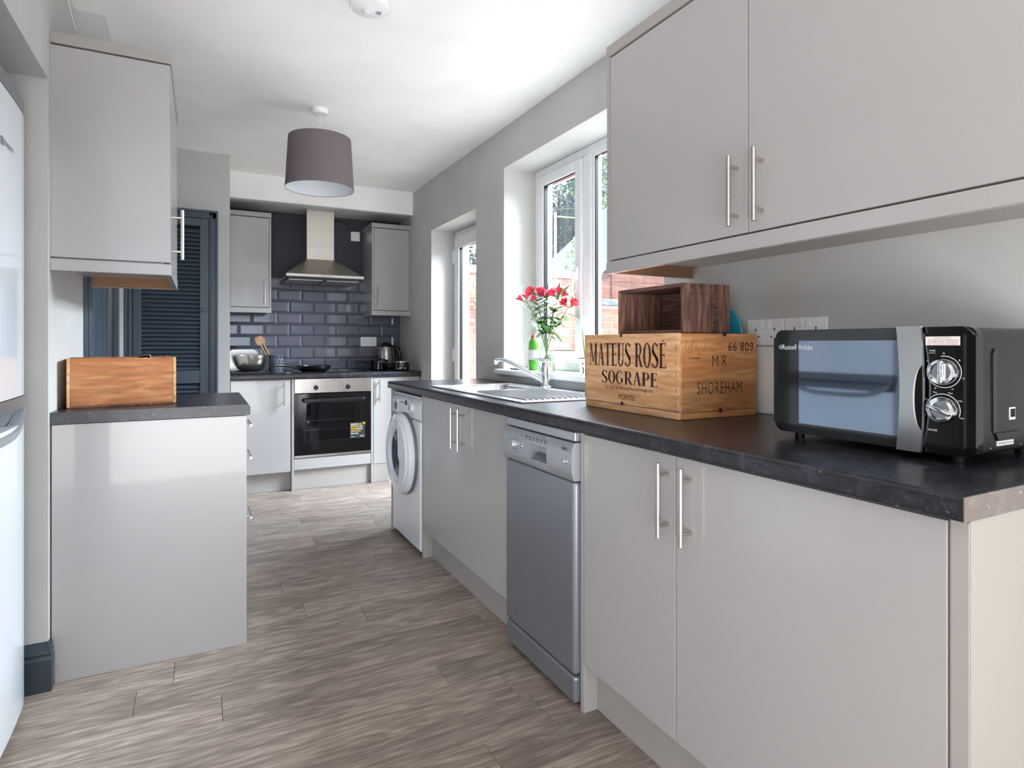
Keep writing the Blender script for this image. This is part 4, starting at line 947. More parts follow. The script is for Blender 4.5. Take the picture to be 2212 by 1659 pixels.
for cy_, cz_, pa in ((.051, .177, 0), (.053, .104, 70)):
    if pa == 0: obj('dial_scale', arcring(cy_, cz_, .031, -10, 300), 'lwhite', ctl)
    else: obj('dial_scale', arcring(cy_, cz_, .031, -100, 110), 'lwhite', ctl)
    for s, a in ((('0', 0), ('5', 50), ('10', 108), ('15', 155), ('20', 205), ('25', 262), ('30', 305)) if pa == 0 else (('Low', -110), ('Defrost', -58), ('M.Low', -22), ('Med', 22), ('M.High', 58), ('High', 112))):
        w2 = .0032 * (1 if len(s) < 3 else 2.2); yy = cy_ - .0355 * math.sin(R(a)); zz = cz_ + .0355 * math.cos(R(a))
        text_mesh(s, 'lwhite', ctl, 'lettering', (-.0022, yy + w2 / 2, zz - .0015), (0, -1, 0), (0, 0, 1), w2, .003, .0002)
    b = nb(); lathe(b, [(.026, 0), (.026, -.004), (.0235, -.012), (.018, -.013), (.0165, -.009), (.0001, -.009)], (-.002, cy_, cz_), 'X', 40)
    kb = obj('dial', b, 'chrome', ctl, True)
    b = nb(); box(b, -.021, -.009, -.004, .004, -.022, .022, .0025)
    for v in b.verts: v.co = Vector((v.co.x, *(Matrix.Rotation(R(-pa), 2) @ Vector((v.co.y, v.co.z))))) + Vector((0, cy_, cz_))
    obj('pointer', b, 'chrome', kb, True)
# side recess, labels and feet
b = nb(); prism(b, [(.075, .03 + .03), (.165, .06), (.15, .045), (.085, .045)], 'Y', -.0002, .004); obj('vent_lip', b, 'black', mw)
obj('side_bulge', prism(nb(), [(.068, .062), (.078, .062), (.083, .215), (.073, .222), (.066, .21)], 'Y', .0005, .004), 'blackg', mw)
bl_ = obj('barcode_label', b1(.13, .152, .0015, .0028, .083, .107), 'label', mw)
b = nb(); x = .133
while x < .149: w_ = random.choice((.0005, .001, .0014)); box(b, x, x + w_, .0006, .0015, .088, .104); x += w_ + .0009
tag(obj('barcode_bars', b, 'lblack', bl_), kind='stuff')
il = obj('info_label', b1(.083, .145, .0015, .0028, .035, .0445), 'label', mw)
text_mesh('Commissioning / Service line', 'lblack', il, 'lettering', (.086, .0012, .037), (1, 0, 0), (0, 0, 1), .055, .005, .0002)
b = nb(); lathe(b, [(.002, 0), (.002, -.001), (.0001, -.0015)], (.062, .003, .032), 'Y', 10); lathe(b, [(.002, 0), (.002, -.001), (.0001, -.0015)], (.175, .003, .032), 'Y', 10); tag(obj('screw', b, 'chrome', mw), kind='stuff')
for (x, y) in ((.045, .05), (.045, .40), (.29, .05), (.29, .4)):
    b = nb(); lathe(b, [(.011, 0), (.012, .012), (.012, .0185)], (x, y, 0), 'Z', 16); obj('foot', b, 'black', mw)

# ------------------------------------------------------------------ sockets and switches
def socket(label, axis, c, wd=.146, ht=.087, switches=True, group=None):
    """axis 'x': plate on the right wall facing -x ; 'y': plate on the back wall facing -y"""
    t = thing('power_socket', label, 'socket', c, group=group)
    def bx(u0, u1, v0, v1, d0, d1, bev=0):   # u = horizontal left to right as seen, v = up, d = out of wall
        if axis == 'x': return b1(c[0] - d1, c[0] - d0, c[1] - u1, c[1] - u0, c[2] + v0, c[2] + v1, bev)
        return b1(c[0] + u0, c[0] + u1, c[1] - d1, c[1] - d0, c[2] + v0, c[2] + v1, bev)
    pl = obj('face_plate', bx(-wd / 2, wd / 2, -ht / 2, ht / 2, 0, .009, .003), 'white', t)
    for s in (-1, 1):
        for (u, v, w_, h_) in ((0, .007, .004, .009), (-.0115, -.017, .007, .004), (.0115, -.017, .007, .004)):
            obj('socket_slot', bx(s * .037 + u - w_ / 2, s * .037 + u + w_ / 2, v - h_ / 2 + .002, v + h_ / 2 + .002, .0088, .0096), 'lblack', pl)
        if switches: obj('rocker', bx(s * .0125 - .008, s * .0125 + .008, .013, .037, .009, .013, .002), 'white', pl)
    return t
socket('white double socket nearer the window, half hidden by the stencilled crate', 'x', (XW, 1.389, 1.179))
socket('white double socket directly above the microwave', 'x', (XW, 1.24, 1.18))
socket('white double socket on the dark tiles near the kettle', 'y', (1.365, YB - .0095, 1.16), switches=False)
tag(obj('splashback', b1(XW - .006, XW, .55, 1.62, .911, 1.131, .001), 'white'), 'plain white splashback strip on wall behind crate and microwave', 'splashback')
sp = thing('fused_spur', 'small white square spur plate beside the hood chimney', 'switch', (1.24, YB, 2.12))
fp_ = obj('face_plate', b1(1.205, 1.285, YB - .02, YB, 2.07, 2.155, .004), 'white', sp); obj('rocker', b1(1.24, 1.25, YB - .024, YB - .02, 2.105, 2.125, .001), 'white', fp_)
b = nb(); tube(b, [(1.01, YB - .012, 2.235), (1.08, YB - .012, 2.24), (1.15, YB - .012, 2.23), (1.2, YB - .012, 2.2), (1.225, YB - .012, 2.155)], .006, 8)
tag(obj('hood_cable', b, 'black', None, True), 'black cable curving from hood chimney to the spur plate', 'cable')
sw = thing('wall_switch', 'white switch edge on the recess wall above the toaster', 'switch', (XK, 5.3, 1.16))
fp_ = obj('face_plate', b1(XK, XK + .012, 5.26, 5.345, 1.095, 1.18, .003), 'white', sw); obj('rocker', b1(XK + .012, XK + .022, 5.29, 5.31, 1.11, 1.165, .004), 'white', fp_)

# ------------------------------------------------------------------ pendant and smoke alarm
pd = thing('pendant_lamp', 'ceiling pendant with mauve-grey drum shade', 'lamp', (.603, 3.556, ZC))
lx, ly = .603, 3.556
b = nb(); lathe(b, [(.046, 0), (.046, -.018), (.04, -.028), (.012, -.032), (.0001, -.034)], (lx, ly, ZC), 'Z', 32); obj('ceiling_rose', b, 'white', pd, True)
b = nb(); tube(b, [(lx, ly, ZC - .03), (lx, ly, 2.27)], .003, 8); obj('flex', b, 'white', pd)
b = nb(); lathe(b, [(.188, 2.022), (.171, 2.308), (.1705, 2.308), (.1875, 2.022), (.188, 2.022)], (lx, ly, 0), 'Z', 64, cap=False); 
sh = obj('lamp_shade', b, 'shade', pd, True)
b = nb(); lathe(b, [(.1868, 2.0235), (.1697, 2.3065)], (lx, ly, 0), 'Z', 64, cap=False)
for f in list(b.faces):
    if len(f.verts) > 4: b.faces.remove(f)
obj('shade_lining', b, 'lining', sh, True)
b = nb(); lathe(b, [(.1885, 2.021), (.1885, 2.026), (.187, 2.026), (.187, 2.021), (.1885, 2.021)], (lx, ly, 0), 'Z', 64, cap=False); obj('shade_trim', b, 'shade', sh, True)
b = nb()
for k in range(3): a = R(120 * k + 20); tube(b, [(lx + .02 * math.cos(a), ly + .02 * math.sin(a), 2.26), (lx + .169 * math.cos(a), ly + .169 * math.sin(a), 2.3)], .0018, 6)
lathe(b, [(.021, 2.255), (.021, 2.265)], (lx, ly, 0), 'Z', 20); obj('shade_ring', b, 'white', pd)
b = nb(); lathe(b, [(.017, 2.28), (.019, 2.22), (.015, 2.21)], (lx, ly, 0), 'Z', 20); lathe(b, [(.013, 2.212), (.018, 2.19), (.03, 2.16), (.03, 2.14), (.02, 2.118), (.0001, 2.11)], (lx, ly, 0), 'Z', 24); obj('bulb', b, 'white', pd, True)
sa_ = thing('smoke_alarm', 'round white smoke alarm on the ceiling at top centre', 'smoke alarm', (.575, 2.31, ZC))
ax_, ay_ = .575, 2.31
b = nb(); lathe(b, [(.078, 0), (.078, -.012), (.074, -.014)], (ax_, ay_, ZC), 'Z', 40); obj('mounting_base', b, 'white', sa_, True)
b = nb(); lathe(b, [(.07, -.014), (.07, -.018), (.075, -.02), (.075, -.04), (.069, -.05), (.05, -.056), (.0001, -.058)], (ax_, ay_, ZC), 'Z', 48); ab = obj('cover', b, 'white', sa_, True)
b = nb(); lathe(b, [(.014, 0), (.014, -.01), (.01, -.013), (.0001, -.013)], (ax_ - .01, ay_ + .005, ZC - .056), 'Z', 20); obj('sensor_dome', b, 'label', ab, True)
b = nb()
for i in range(3): box(b, ax_ + .025, ax_ + .045, ay_ - .01 + i * .008, ay_ - .008 + i * .008, ZC - .0585, ZC - .055)
for i in range(5): box(b, ax_ - .022 + i * .005, ax_ - .02 + i * .005, ay_ + .008, ay_ + .018, ZC - .0588, ZC - .0555)
tag(obj('vent_slot', b, 'fgrey', ab), kind='stuff')

# ------------------------------------------------------------------ back worktop things
ZT0 = .9105
by = 5.1
bw = thing('mixing_bowl', 'stainless steel mixing bowl in front of the toaster', 'bowl', (.355, by, ZT0))
b = nb(); lathe(b, [(.0001, .024), (.07, .024), (.085, .03), (.105, .06), (.118, .10), (.124, .14), (.127, .141), (.121, .1), (.108, .062), (.088, .033), (.07, .0265), (.0001, .0265)], (.345, by, ZT0), 'Z', 48); obj('bowl_shell', b, 'steel', bw, True)
b = nb(); lathe(b, [(.08, 0), (.1, .006), (.104, .022), (.1, .022), (.096, .008), (.078, .003)], (.345, by, ZT0), 'Z', 40); box(b, .245, .245, by, by, ZT0, ZT0) if False else None
tag(obj('oven_tray', box(nb(), .2, .47, by - .13, by + .12, ZT0, ZT0 + .018, .006), 'blackm'), 'black tray under the steel mixing bowl', 'tray')
ts = thing('toaster', 'polished steel rounded toaster behind the mixing bowl', 'toaster', (.28, 5.33, ZT0))
b = nb(); prism(b, rrect(.19, .41, ZT0 + .012, ZT0 + .185, .05, 8), 'Y', 5.26, 5.4); obj('toaster_body', b, 'toast', ts, True)
b = nb(); prism(b, rrect(.185, .415, ZT0, ZT0 + .014, .006), 'Y', 5.255, 5.405); obj('toaster_base', b, 'black', ts)
b = nb(); prism(b, rrect(.20, .40, ZT0 + .02, ZT0 + .175, .045, 8), 'Y', 5.256, 5.26); obj('toaster_face', b, 'toast', ts, True)
b = nb(); tube(b, [(.2, 5.42, ZT0 + .19), (.22, 5.43, ZT0 + .205), (.25, 5.43, ZT0 + .2), (.262, 5.42, ZT0 + .186)], .005, 8); obj('power_cord', b, 'black', ts, True)
def spoon(label, base, top, tilt_):
    s = thing('wooden_spoon', label, 'spoon', base, group=None)
    b = nb(); p0, p1 = Vector(base), Vector(top); d = (p1 - p0); tube(b, [p0, p0 + d * .5, p0 + d * .78], [.005, .0055, .006], 10); obj('spoon_handle', b, 'spoon', s, True)
    b = nb(); bmesh.ops.create_uvsphere(b, u_segments=20, v_segments=12, radius=1)
    dn = d.normalized(); side_ = dn.cross(Vector((0, 1, 0))).normalized(); nn = side_.cross(dn)
    c = p0 + d * .88
    for v in b.verts:
        u, w_, q = v.co.z * .038, v.co.x * .024, v.co.y * .008
        if q < 0: q = -q * .3 * (1 - (v.co.x ** 2)) + q * .2
        v.co = c + dn * u + side_ * w_ + nn * q
    obj('spoon_bowl', b, 'spoon', s, True)
uh = thing('utensil_pot', 'squat grey patterned pot of utensils behind the pan handle', 'pot', (.53, 5.3, ZT0))
b = nb(); lathe(b, [(.0001, .003), (.05, .003), (.052, .003), (.055, .02), (.052, .045), (.056, .07), (.056, .1), (.052, .12), (.055, .142), (.052, .142), (.05, .12), (.05, .01), (.0001, .008)], (.552, 5.27, ZT0 - .003), 'Z', 40); ub = obj('pot_wall', b, 'cloth', uh, True)
for r_ in range(4):
    for k in range(9):
        a = R(180 + 22 * k + 11 * (r_ % 2)); zz = ZT0 + .022 + .034 * r_
        bb = nb(); c_ = Vector((.552, 5.27, zz)); pts = []
        for j in range(7):
            t_ = R(-70 + 140 * j / 6); pts.append(c_ + Vector(((.0565) * math.cos(a - .14 * math.cos(t_)), (.0565) * math.sin(a - .14 * math.cos(t_)), .016 * math.sin(t_))))
        tube(bb, pts, [.0006, .0018, .003, .0035, .003, .0018, .0006], 6); obj('scallop_mark', bb, 'lblack', ub)
spoon('wooden spoon with its bowl leaning furthest left above the steel bowl', (.535, 5.27, ZT0 + .01), (.40, 5.3, ZT0 + .285), 0)
spoon('second wooden spoon just behind, tilted upright towards the tiles', (.56, 5.28, ZT0 + .01), (.425, 5.345, ZT0 + .295), 0)
fp2 = thing('frying_pan', 'black frying pan on the hob with its handle pointing left', 'pan', (.81, 5.13, .917))
b = nb(); lathe(b, [(.0001, 0), (.095, 0), (.115, .008), (.135, .035), (.138, .046), (.134, .046), (.131, .035), (.112, .011), (.094, .004), (.0001, .004)], (.82, 5.12, .917), 'Z', 48); obj('pan_body', b, 'blackm', fp2, True)
b = nb(); tube(b, [(.70, 5.05, .945), (.66, 5.02, .952), (.63, 5.0, .962), (.58, 4.97, .973), (.50, 4.925, .976), (.47, 4.91, .97)], [.008, .009, .010, .0125, .0125, .007], 14); obj('pan_handle', b, 'black', fp2, True)
b = nb(); tube(b, [(.703, 5.052, .944), (.688, 5.042, .947)], .011, 12); obj('ferrule', b, 'chrome', fp2, True)
def pot(label, c, r_, h_, lid, hd, band):
    t = thing('saucepan', label, 'saucepan', c)
    b = nb(); lathe(b, [(.0001, 0), (r_ - .008, 0), (r_, .008), (r_, h_), (r_ - .003, h_), (r_ - .003, .01), (.0001, .006)], c, 'Z', 44); pb = obj('pan_body', b, 'blackg', t, True)
    cz = c[2] + h_; d = Vector(hd)
    b = nb(); s0 = Vector(c) + d * r_ + Vector((0, 0, h_ * .72)); tube(b, [s0, s0 + d * .03 + Vector((0, 0, .006)), s0 + d * .09 + Vector((0, 0, .02)), s0 + d * .17 + Vector((0, 0, .024))], [.007, .009, .011, .009], 12); obj('pan_handle', b, 'black', t, True)
    if band: b = nb(); lathe(b, [(r_ - .002, h_ - .002), (r_ + .002, h_), (r_ + .002, h_ + .006), (r_ - .006, h_ + .01), (r_ * .4, h_ + .016), (.0001, h_ + .018)], c, 'Z', 44); obj('pan_lid', b, 'chrome', t, True)
    else:
        b = nb(); lathe(b, [(r_ + .001, h_), (r_, h_ + .004), (r_ * .5, h_ + .018), (.0001, h_ + .022)], c, 'Z', 44); lathe(b, [(.008, h_ + .02), (.008, h_ + .032), (.02, h_ + .036), (.02, h_ + .046), (.0001, h_ + .05)], c, 'Z', 20); obj('pan_lid', b, 'black', t, True)
    return t, pb
pot('black lidded saucepan in front of the kettle with knob on its lid', (1.385, 5.24, ZT0), .08, .085, True, (-.9, -.43, 0), False)
t_, pb_ = pot('wide black saucepan with silver rim at the right end of the back worktop', (1.53, 5.06, ZT0), .076, .072, True, (-.93, -.36, 0), True)
b = nb()
for pts in ([(1.49, .935), (1.515, .94), (1.52, .97), (1.53, .98)], [(1.475, .925), (1.5, .932), (1.53, .935), (1.545, .925)], [(1.52, .97), (1.51, .96), (1.517, .945)], [(1.535, .93), (1.55, .935), (1.553, .945)]):
    tube(b, [(x + .005, 5.06 - math.sqrt(max(0, .0765 ** 2 - (x + .005 - 1.53) ** 2)), z_) for x, z_ in pts], .0018, 6)
tag(obj('floral_print', b, 'lwhite', pb_), kind='stuff')
kt = thing('kettle', 'domed steel kettle with black handle in the back corner', 'kettle', (1.50, 5.38, ZT0))
kc = (1.49, 5.38, ZT0)
b = nb(); lathe(b, [(.072, .0), (.074, .018)], kc, 'Z', 36); obj('kettle_base', b, 'black', kt, True)
b = nb(); lathe(b, [(.068, .018), (.071, .03), (.07, .09), (.066, .15), (.058, .19), (.05, .205)], kc, 'Z', 44); kb_ = obj('kettle_body', b, 'steel', kt, True)
b = nb(); lathe(b, [(.053, .203), (.047, .222), (.028, .238), (.0001, .243)], kc, 'Z', 36); obj('kettle_lid', b, 'black', kt, True)
b = nb(); tube(b, [(1.53, 5.36, ZT0 + .2), (1.565, 5.345, ZT0 + .2), (1.59, 5.335, ZT0 + .17), (1.603, 5.33, ZT0 + .12), (1.606, 5.33, ZT0 + .06), (1.58, 5.34, ZT0 + .03)], [.014, .02, .02, .018, .017, .014], 14)
tube(b, [(1.548, 5.352, ZT0 + .19), (1.556, 5.348, ZT0 + .03)], .016, 12); obj('kettle_handle', b, 'black', kt, True)
for i in range(3):
    b = nb(); lathe(b, [(.0055, 0), (.0055, -.003), (.0001, -.003)], (1.468, 5.38 - .0668, ZT0 + .075 + i * .02), 'Y', 14); obj('level_window', b, 'lblack', kb_)

# ------------------------------------------------------------------ window sill things
ZS = .9855
vc = (1.70, 2.88, ZS)
va = thing('glass_vase', 'clear glass carafe vase of flowers on the window sill', 'vase', vc)
b = nb(); op = [(.0001, .0), (.042, .0), (.046, .004), (.047, .03), (.046, .06), (.04, .1), (.029, .135), (.026, .155), (.031, .19), (.037, .21)]
ip = [(max(.0001, r_ - .003), z_ + (.004 if z_ < .003 else 0)) for r_, z_ in op][::-1]
lathe(b, op + ip, vc, 'Z', 44); obj('glass_wall', b, 'gvase', va, True)
b = nb(); lathe(b, [(.0001, .0045), (.0425, .0045), (.0435, .03), (.0425, .06), (.0365, .098), (.0001, .098)], vc, 'Z', 40); obj('water', b, 'water', va, True)
def leaf_blade(bm, base, d, up, L, W, curl=.3):
    d = d.normalized(); side_ = d.cross(up)
    if side_.length < 1e-3: side_ = Vector((1, 0, 0))
    side_.normalize(); nrm = side_.cross(d).normalized(); n = 7; mid, lf_, rt_ = [], [], []
    for k in range(n + 1):
        t_ = k / n; c = base + d * (L * t_) - Vector((0, 0, 1)) * (curl * L * t_ * t_); w_ = W * math.sin(math.pi * min(1, t_ * .93 + .05)) ** .9
        mid.append(bm.verts.new(c - nrm * w_ * .25)); lf_.append(bm.verts.new(c - side_ * w_)); rt_.append(bm.verts.new(c + side_ * w_))
    for k in range(n):
        bm.faces.new((lf_[k], mid[k], mid[k + 1], lf_[k + 1])); bm.faces.new((mid[k], rt_[k], rt_[k + 1], mid[k + 1]))
def flower(parent, c, d, m_, s=1.0):
    b = nb(); d = d.normalized(); a = d.orthogonal().normalized(); e = d.cross(a)
    for k in range(6):
        an = R(60 * k + random.uniform(-8, 8)); r_ = a * math.cos(an) + e * math.sin(an); wd_ = (a * -math.sin(an) + e * math.cos(an)); rings = []
        for t_, o_, f_, w_ in ((0, .001, 0, .002), (.35, .006, .016, .006), (.7, .014, .028, .0085), (1, .024, .034, .005)):
            p = c + r_ * o_ * s + d * f_ * s; rings.append((b.verts.new(p - wd_ * w_ * s), b.verts.new(p + d * -.002 * s), b.verts.new(p + wd_ * w_ * s)))
        for A, B in zip(rings, rings[1:]):
            b.faces.new((A[0], A[1], B[1], B[0])); b.faces.new((A[1], A[2], B[2], B[1]))
    for k in range(4): an = R(90 * k); tube(b, [c + d * .01 * s, c + (d * .036 + (a * math.cos(an) + e * math.sin(an)) * .006) * s], .0006, 4)
    return obj('flower', b, m_, parent, True)
heads = [(-.135, .075, .30, 'leaning furthest left', 'petal'), (-.075, .06, .335, 'second from the left, highest bloom', 'petal'), (.0, .03, .325, 'with magenta bloom at the centre', 'petal2'), (.075, -.04, .325, 'upright right of centre', 'petal'), (.15, -.10, .27, 'leaning furthest right, orange-red bloom', 'petal'), (.045, -.02, .24, 'short, with small orange buds', 'petal')]
# image-right direction on the sill is mostly (+x,-y)
IR = Vector((.889, -.458, 0)); BKW = Vector((.458, .889, 0))
for i, (u, v_, h_, lab, pm) in enumerate(heads):
    h_ += .02
    st_ = thing('alstroemeria_stem', 'pink alstroemeria stem ' + lab, 'flower', (vc[0], vc[1], ZS + .008))
    p0 = Vector((vc[0], vc[1], ZS + .012)) + IR * (-u * .15) ; pm_ = Vector((vc[0], vc[1], ZS + .17)) + IR * u * .12
    p1 = Vector((vc[0], vc[1], ZS + .07 + h_)) + IR * u * .82 + BKW * (.02 * ((i % 3) - 1))
    pts = [p0, p0.lerp(pm_, .5), pm_, pm_.lerp(p1, .5) + IR * (-u * .06), p1]
    b = nb(); tube(b, pts, [.0028, .0028, .0028, .0025, .002], 8); obj('stem', b, 'stem', st_, True)
    for k in range(13 if i != 5 else 4):
        t_ = .05 + .95 * k / 12; base = (pm_ + Vector((0, 0, .03))).lerp(p1, t_); an = random.uniform(0, 6.28)
        dr_ = Vector((math.cos(an), math.sin(an), random.uniform(-.3, .9))); bb = nb(); leaf_blade(bb, base, dr_, Vector((0, 0, 1)), random.uniform(.075, .135), random.uniform(.014, .022), random.uniform(-.1, .7)); obj('leaf', bb, 'leaf', st_, True)
    nf = 4 if i != 5 else 2
    for k in range(nf):
        an = 6.28 * k / nf + i; off = (IR * math.cos(an) * .024 + BKW * math.sin(an) * .02 + Vector((0, 0, .012 * (k % 2))))
        b = nb(); tube(b, [p1, p1 + off * .8], .0013, 6); obj('pedicel', b, 'stem', st_, True)
        flower(st_, p1 + off * .8, off + Vector((0, 0, .02)), pm if k % 3 or pm == 'petal' else 'petal', 1.12 if i != 5 else .6)
    if i in (2, 3): bb = nb(); leaf_blade(bb, p1 - Vector((0, 0, .02)), Vector((.1, 0, 1)), Vector((1, 0, 0)), .09, .014, -.1); obj('leaf', bb, 'leaf', st_, True)
sb_ = thing('soap_bottle', 'green washing-up liquid bottle with red cap beside the vase', 'bottle', (1.735, 3.09, ZS))
b = nb(); lathe(b, [(.0001, 0), (.034, 0), (.037, .005), (.036, .06), (.033, .09), (.037, .13), (.034, .165), (.018, .185), (.0125, .19)], (1.735, 3.09, ZS), 'Z', 32, .75, 1.1); bb_ = obj('bottle_body', b, 'soap', sb_, True)
b = nb(); lathe(b, [(.014, .188), (.014, .2), (.012, .203), (.007, .206), (.007, .215), (.0001, .216)], (1.735, 3.09, ZS), 'Z', 24); obj('bottle_cap', b, 'lred', sb_, True)
b = nb(); lathe(b, [(.0374, .062), (.035, .085), (.0375, .12)], (1.735, 3.09, ZS), 'Z', 32, .76, 1.105)
for f in list(b.faces):
    if len(f.verts) > 4: b.faces.remove(f)
obj('bottle_label', b, 'label', bb_, True)
pe = tag(obj('sponge_brush', tube(nb(), [(1.66, 3.24, ZS + .005), (1.66, 3.14, ZS + .005)], .0045, 8), 'lblack', None, True), 'small black stick lying on the sill left of the bottle', 'stick')
obj('red_tip', tube(nb(), [(1.66, 3.139, ZS + .005), (1.66, 3.12, ZS + .005)], .0047, 8), 'lred', pe, True)
mg = thing('plant_mug', 'white mug with dark rim and a thin pale stem, by the stencilled crate', 'mug', (1.66, 2.42, ZS))
mc = (1.66, 2.44, ZS)
b = nb(); lathe(b, [(.0001, 0), (.024, 0), (.026, .003), (.034, .078), (.036, .086), (.033, .086), (.0315, .078), (.0235, .006), (.0001, .005)], mc, 'Z', 32); mb_ = obj('mug_body', b, 'white', mg, True)
b = nb(); lathe(b, [(.0362, .084), (.0366, .087), (.0325, .087), (.0325, .084)], mc, 'Z', 32, cap=False); obj('mug_rim', b, 'lblack', mb_, True)
b = nb(); lathe(b, [(.0001, .07), (.031, .07), (.031, .072), (.0001, .073)], mc, 'Z', 24); obj('soil', b, 'bark', mg)
b = nb()
for pts in ([(-150, .055), (-147, .065)], [(-150, .042), (-143, .03), (-146, .018), (-150, .012)]):
    tube(b, [(mc[0] + (.0262 + z_ * .104) * math.cos(R(a)), mc[1] + (.0262 + z_ * .104) * math.sin(R(a)), mc[2] + z_) for a, z_ in pts], .0025, 8)
tag(obj('mug_print', b, 'lblack', mb_), kind='stuff')
b = nb(); tube(b, [(mc[0], mc[1], ZS + .07), (mc[0] - .006, mc[1] + .006, ZS + .15), (mc[0] - .01, mc[1] + .012, ZS + .23)], [.004, .0035, .002], 8); obj('pale_stem', b, 'stem', mg, True)
tg = thing('glass_tumbler', 'small grey glass tumbler on the sill against the crate', 'glass', (1.68, 2.34, ZS))
b = nb(); lathe(b, [(.0001, 0), (.026, 0), (.03, .09), (.0285, .09), (.025, .004), (.0001, .004)], (1.68, 2.355, ZS), 'Z', 28); obj('glass_wall', b, 'gclear', tg, True)
dc = thing('turquoise_plate', 'turquoise plastic plate standing on edge behind the dark crate', 'plate', (1.62, 1.5, 1.175))
b = nb(); lathe(b, [(.0001, 0), (.07, .0), (.09, -.006), (.092, -.004), (.07, .004), (.0001, .004)], (1.597, 1.52, 1.178), 'X', 44)
obj('plate_disc', b, 'turq', dc, True)

# ------------------------------------------------------------------ outside
struct('ground', b1(2.0, 14, -6, 16, -.3, -.15), 'patio')
struct('ground_rear', b1(-8, 2.0, -12, -3.4, -.3, -.15), 'patio')
gw = thing('garden_wall', 'red brick garden wall outside, tall part with pale coping and lower part', 'wall', (3.6, 5.4, -.15))
YW = 5.4; bl, bh = .225, .075
b = nb(); box(b, 2.01, 3.53, YW + .008, YW + .2, -.15, 1.83); box(b, 3.53, 6.2, YW + .008, YW + .2, -.15, 1.56); obj('mortar_core', b, 'mortar', gw)
def brick_me(l):
    q = nb(); box(q, 0, l, 0, .05, 0, .065, .003, 1); bmesh.ops.recalc_face_normals(q, faces=q.faces); me = bpy.data.meshes.new('brick'); q.to_mesh(me); q.free(); me.materials.append(M['brickr']); return me
# brick material with tone varying from brick to brick
m = M['brick'].copy(); M['brickr'] = m; n = m.node_tree; bs = n.nodes['Principled BSDF']; lk = bs.inputs['Base Color'].links[0].from_socket
oi = nd(n, 'ShaderNodeObjectInfo'); mr = nd(n, 'ShaderNodeMapRange'); mr.inputs[3].default_value = .75; mr.inputs[4].default_value = 1.25; hs = nd(n, 'ShaderNodeHueSaturation')
n.links.new(oi.outputs['Random'], mr.inputs[0]); n.links.new(mr.outputs[0], hs.inputs['Value']); n.links.new(lk, hs.inputs['Color']); n.links.new(hs.outputs[0], bs.inputs['Base Color'])
BM = {}; lower = nb(); cnt = 0
for r_ in range(26):
    z0 = 1.83 - (r_ + 1) * bh
    if z0 < -.15: break
    x = 2.02 - (.1125 if r_ % 2 else 0)
    while x < 6.1:
        a, c_ = max(x, 2.02), min(x + bl - .01, 6.1)
        lim = z0 + bh > 1.56 + .001
        if lim: c_ = min(c_, 3.52)
        if c_ - a > .03:
            if z0 > .86 and cnt < 290 and a < 5.4:
                k = round(c_ - a, 3)
                if k not in BM: BM[k] = brick_me(k)
                o = bpy.data.objects.new('brick', BM[k]); COL.objects.link(o); par(o, gw); o.location = (a, YW - .001 + random.uniform(-.002, .002), z0 + .005); cnt += 1
            else: box(lower, a, c_, YW, YW + .05, z0 + .005, z0 + .07)
        x += bl
o = obj('lower_brickwork', lower, 'brick', gw); o['kind'] = 'stuff'
x = 2.02; i = 0
while x < 3.5:
    x1 = min(x + .45, 3.56); obj('coping_stone', b1(x, x1 - .006, YW - .04, YW + .24, 1.831, 1.905, .006), 'stone', gw); x += .45
x = 3.57
while x < 6.1: obj('coping_stone', b1(x, x + .292, YW - .03, YW + .23, 1.561, 1.63, .006), 'slate', gw, label='slate grey coping stone'); x += .3
sd = thing('garden_shed', 'reddish timber shed standing beyond the low brick wall', 'shed', (5.6, 6.6, -.15))
for i in range(16): obj('plank', b1(4.56, 7.6, 6.4, 6.42, -.15 + i * .14, -.15 + i * .14 + .137, .003), 'shedw', sd)
obj('wall_panel', b1(4.57, 7.59, 6.425, 8.2, -.15, 2.06), 'shedw', sd)
b = nb(); prism(b, [(4.57, 2.06), (6.08, 3.38), (7.59, 2.06)], 'Y', 6.4, 8.2); obj('gable', b, 'shedw', sd)
b = nb(); prism(b, [(4.5, 2.0), (6.08, 3.39), (6.08, 3.45), (4.5, 2.06)], 'Y', 6.3, 8.3); prism(b, [(7.66, 2.0), (6.08, 3.39), (6.08, 3.45), (7.66, 2.06)], 'Y', 6.3, 8.3); obj('roof', b, 'felt', sd)
obj('corner_post', b1(4.55, 4.63, 6.37, 6.41, -.15, 2.05, .004), 'shedw', sd); obj('corner_post', b1(4.75, 4.8, 6.385, 6.405, -.15, 2.1, .004), 'shedw', sd)
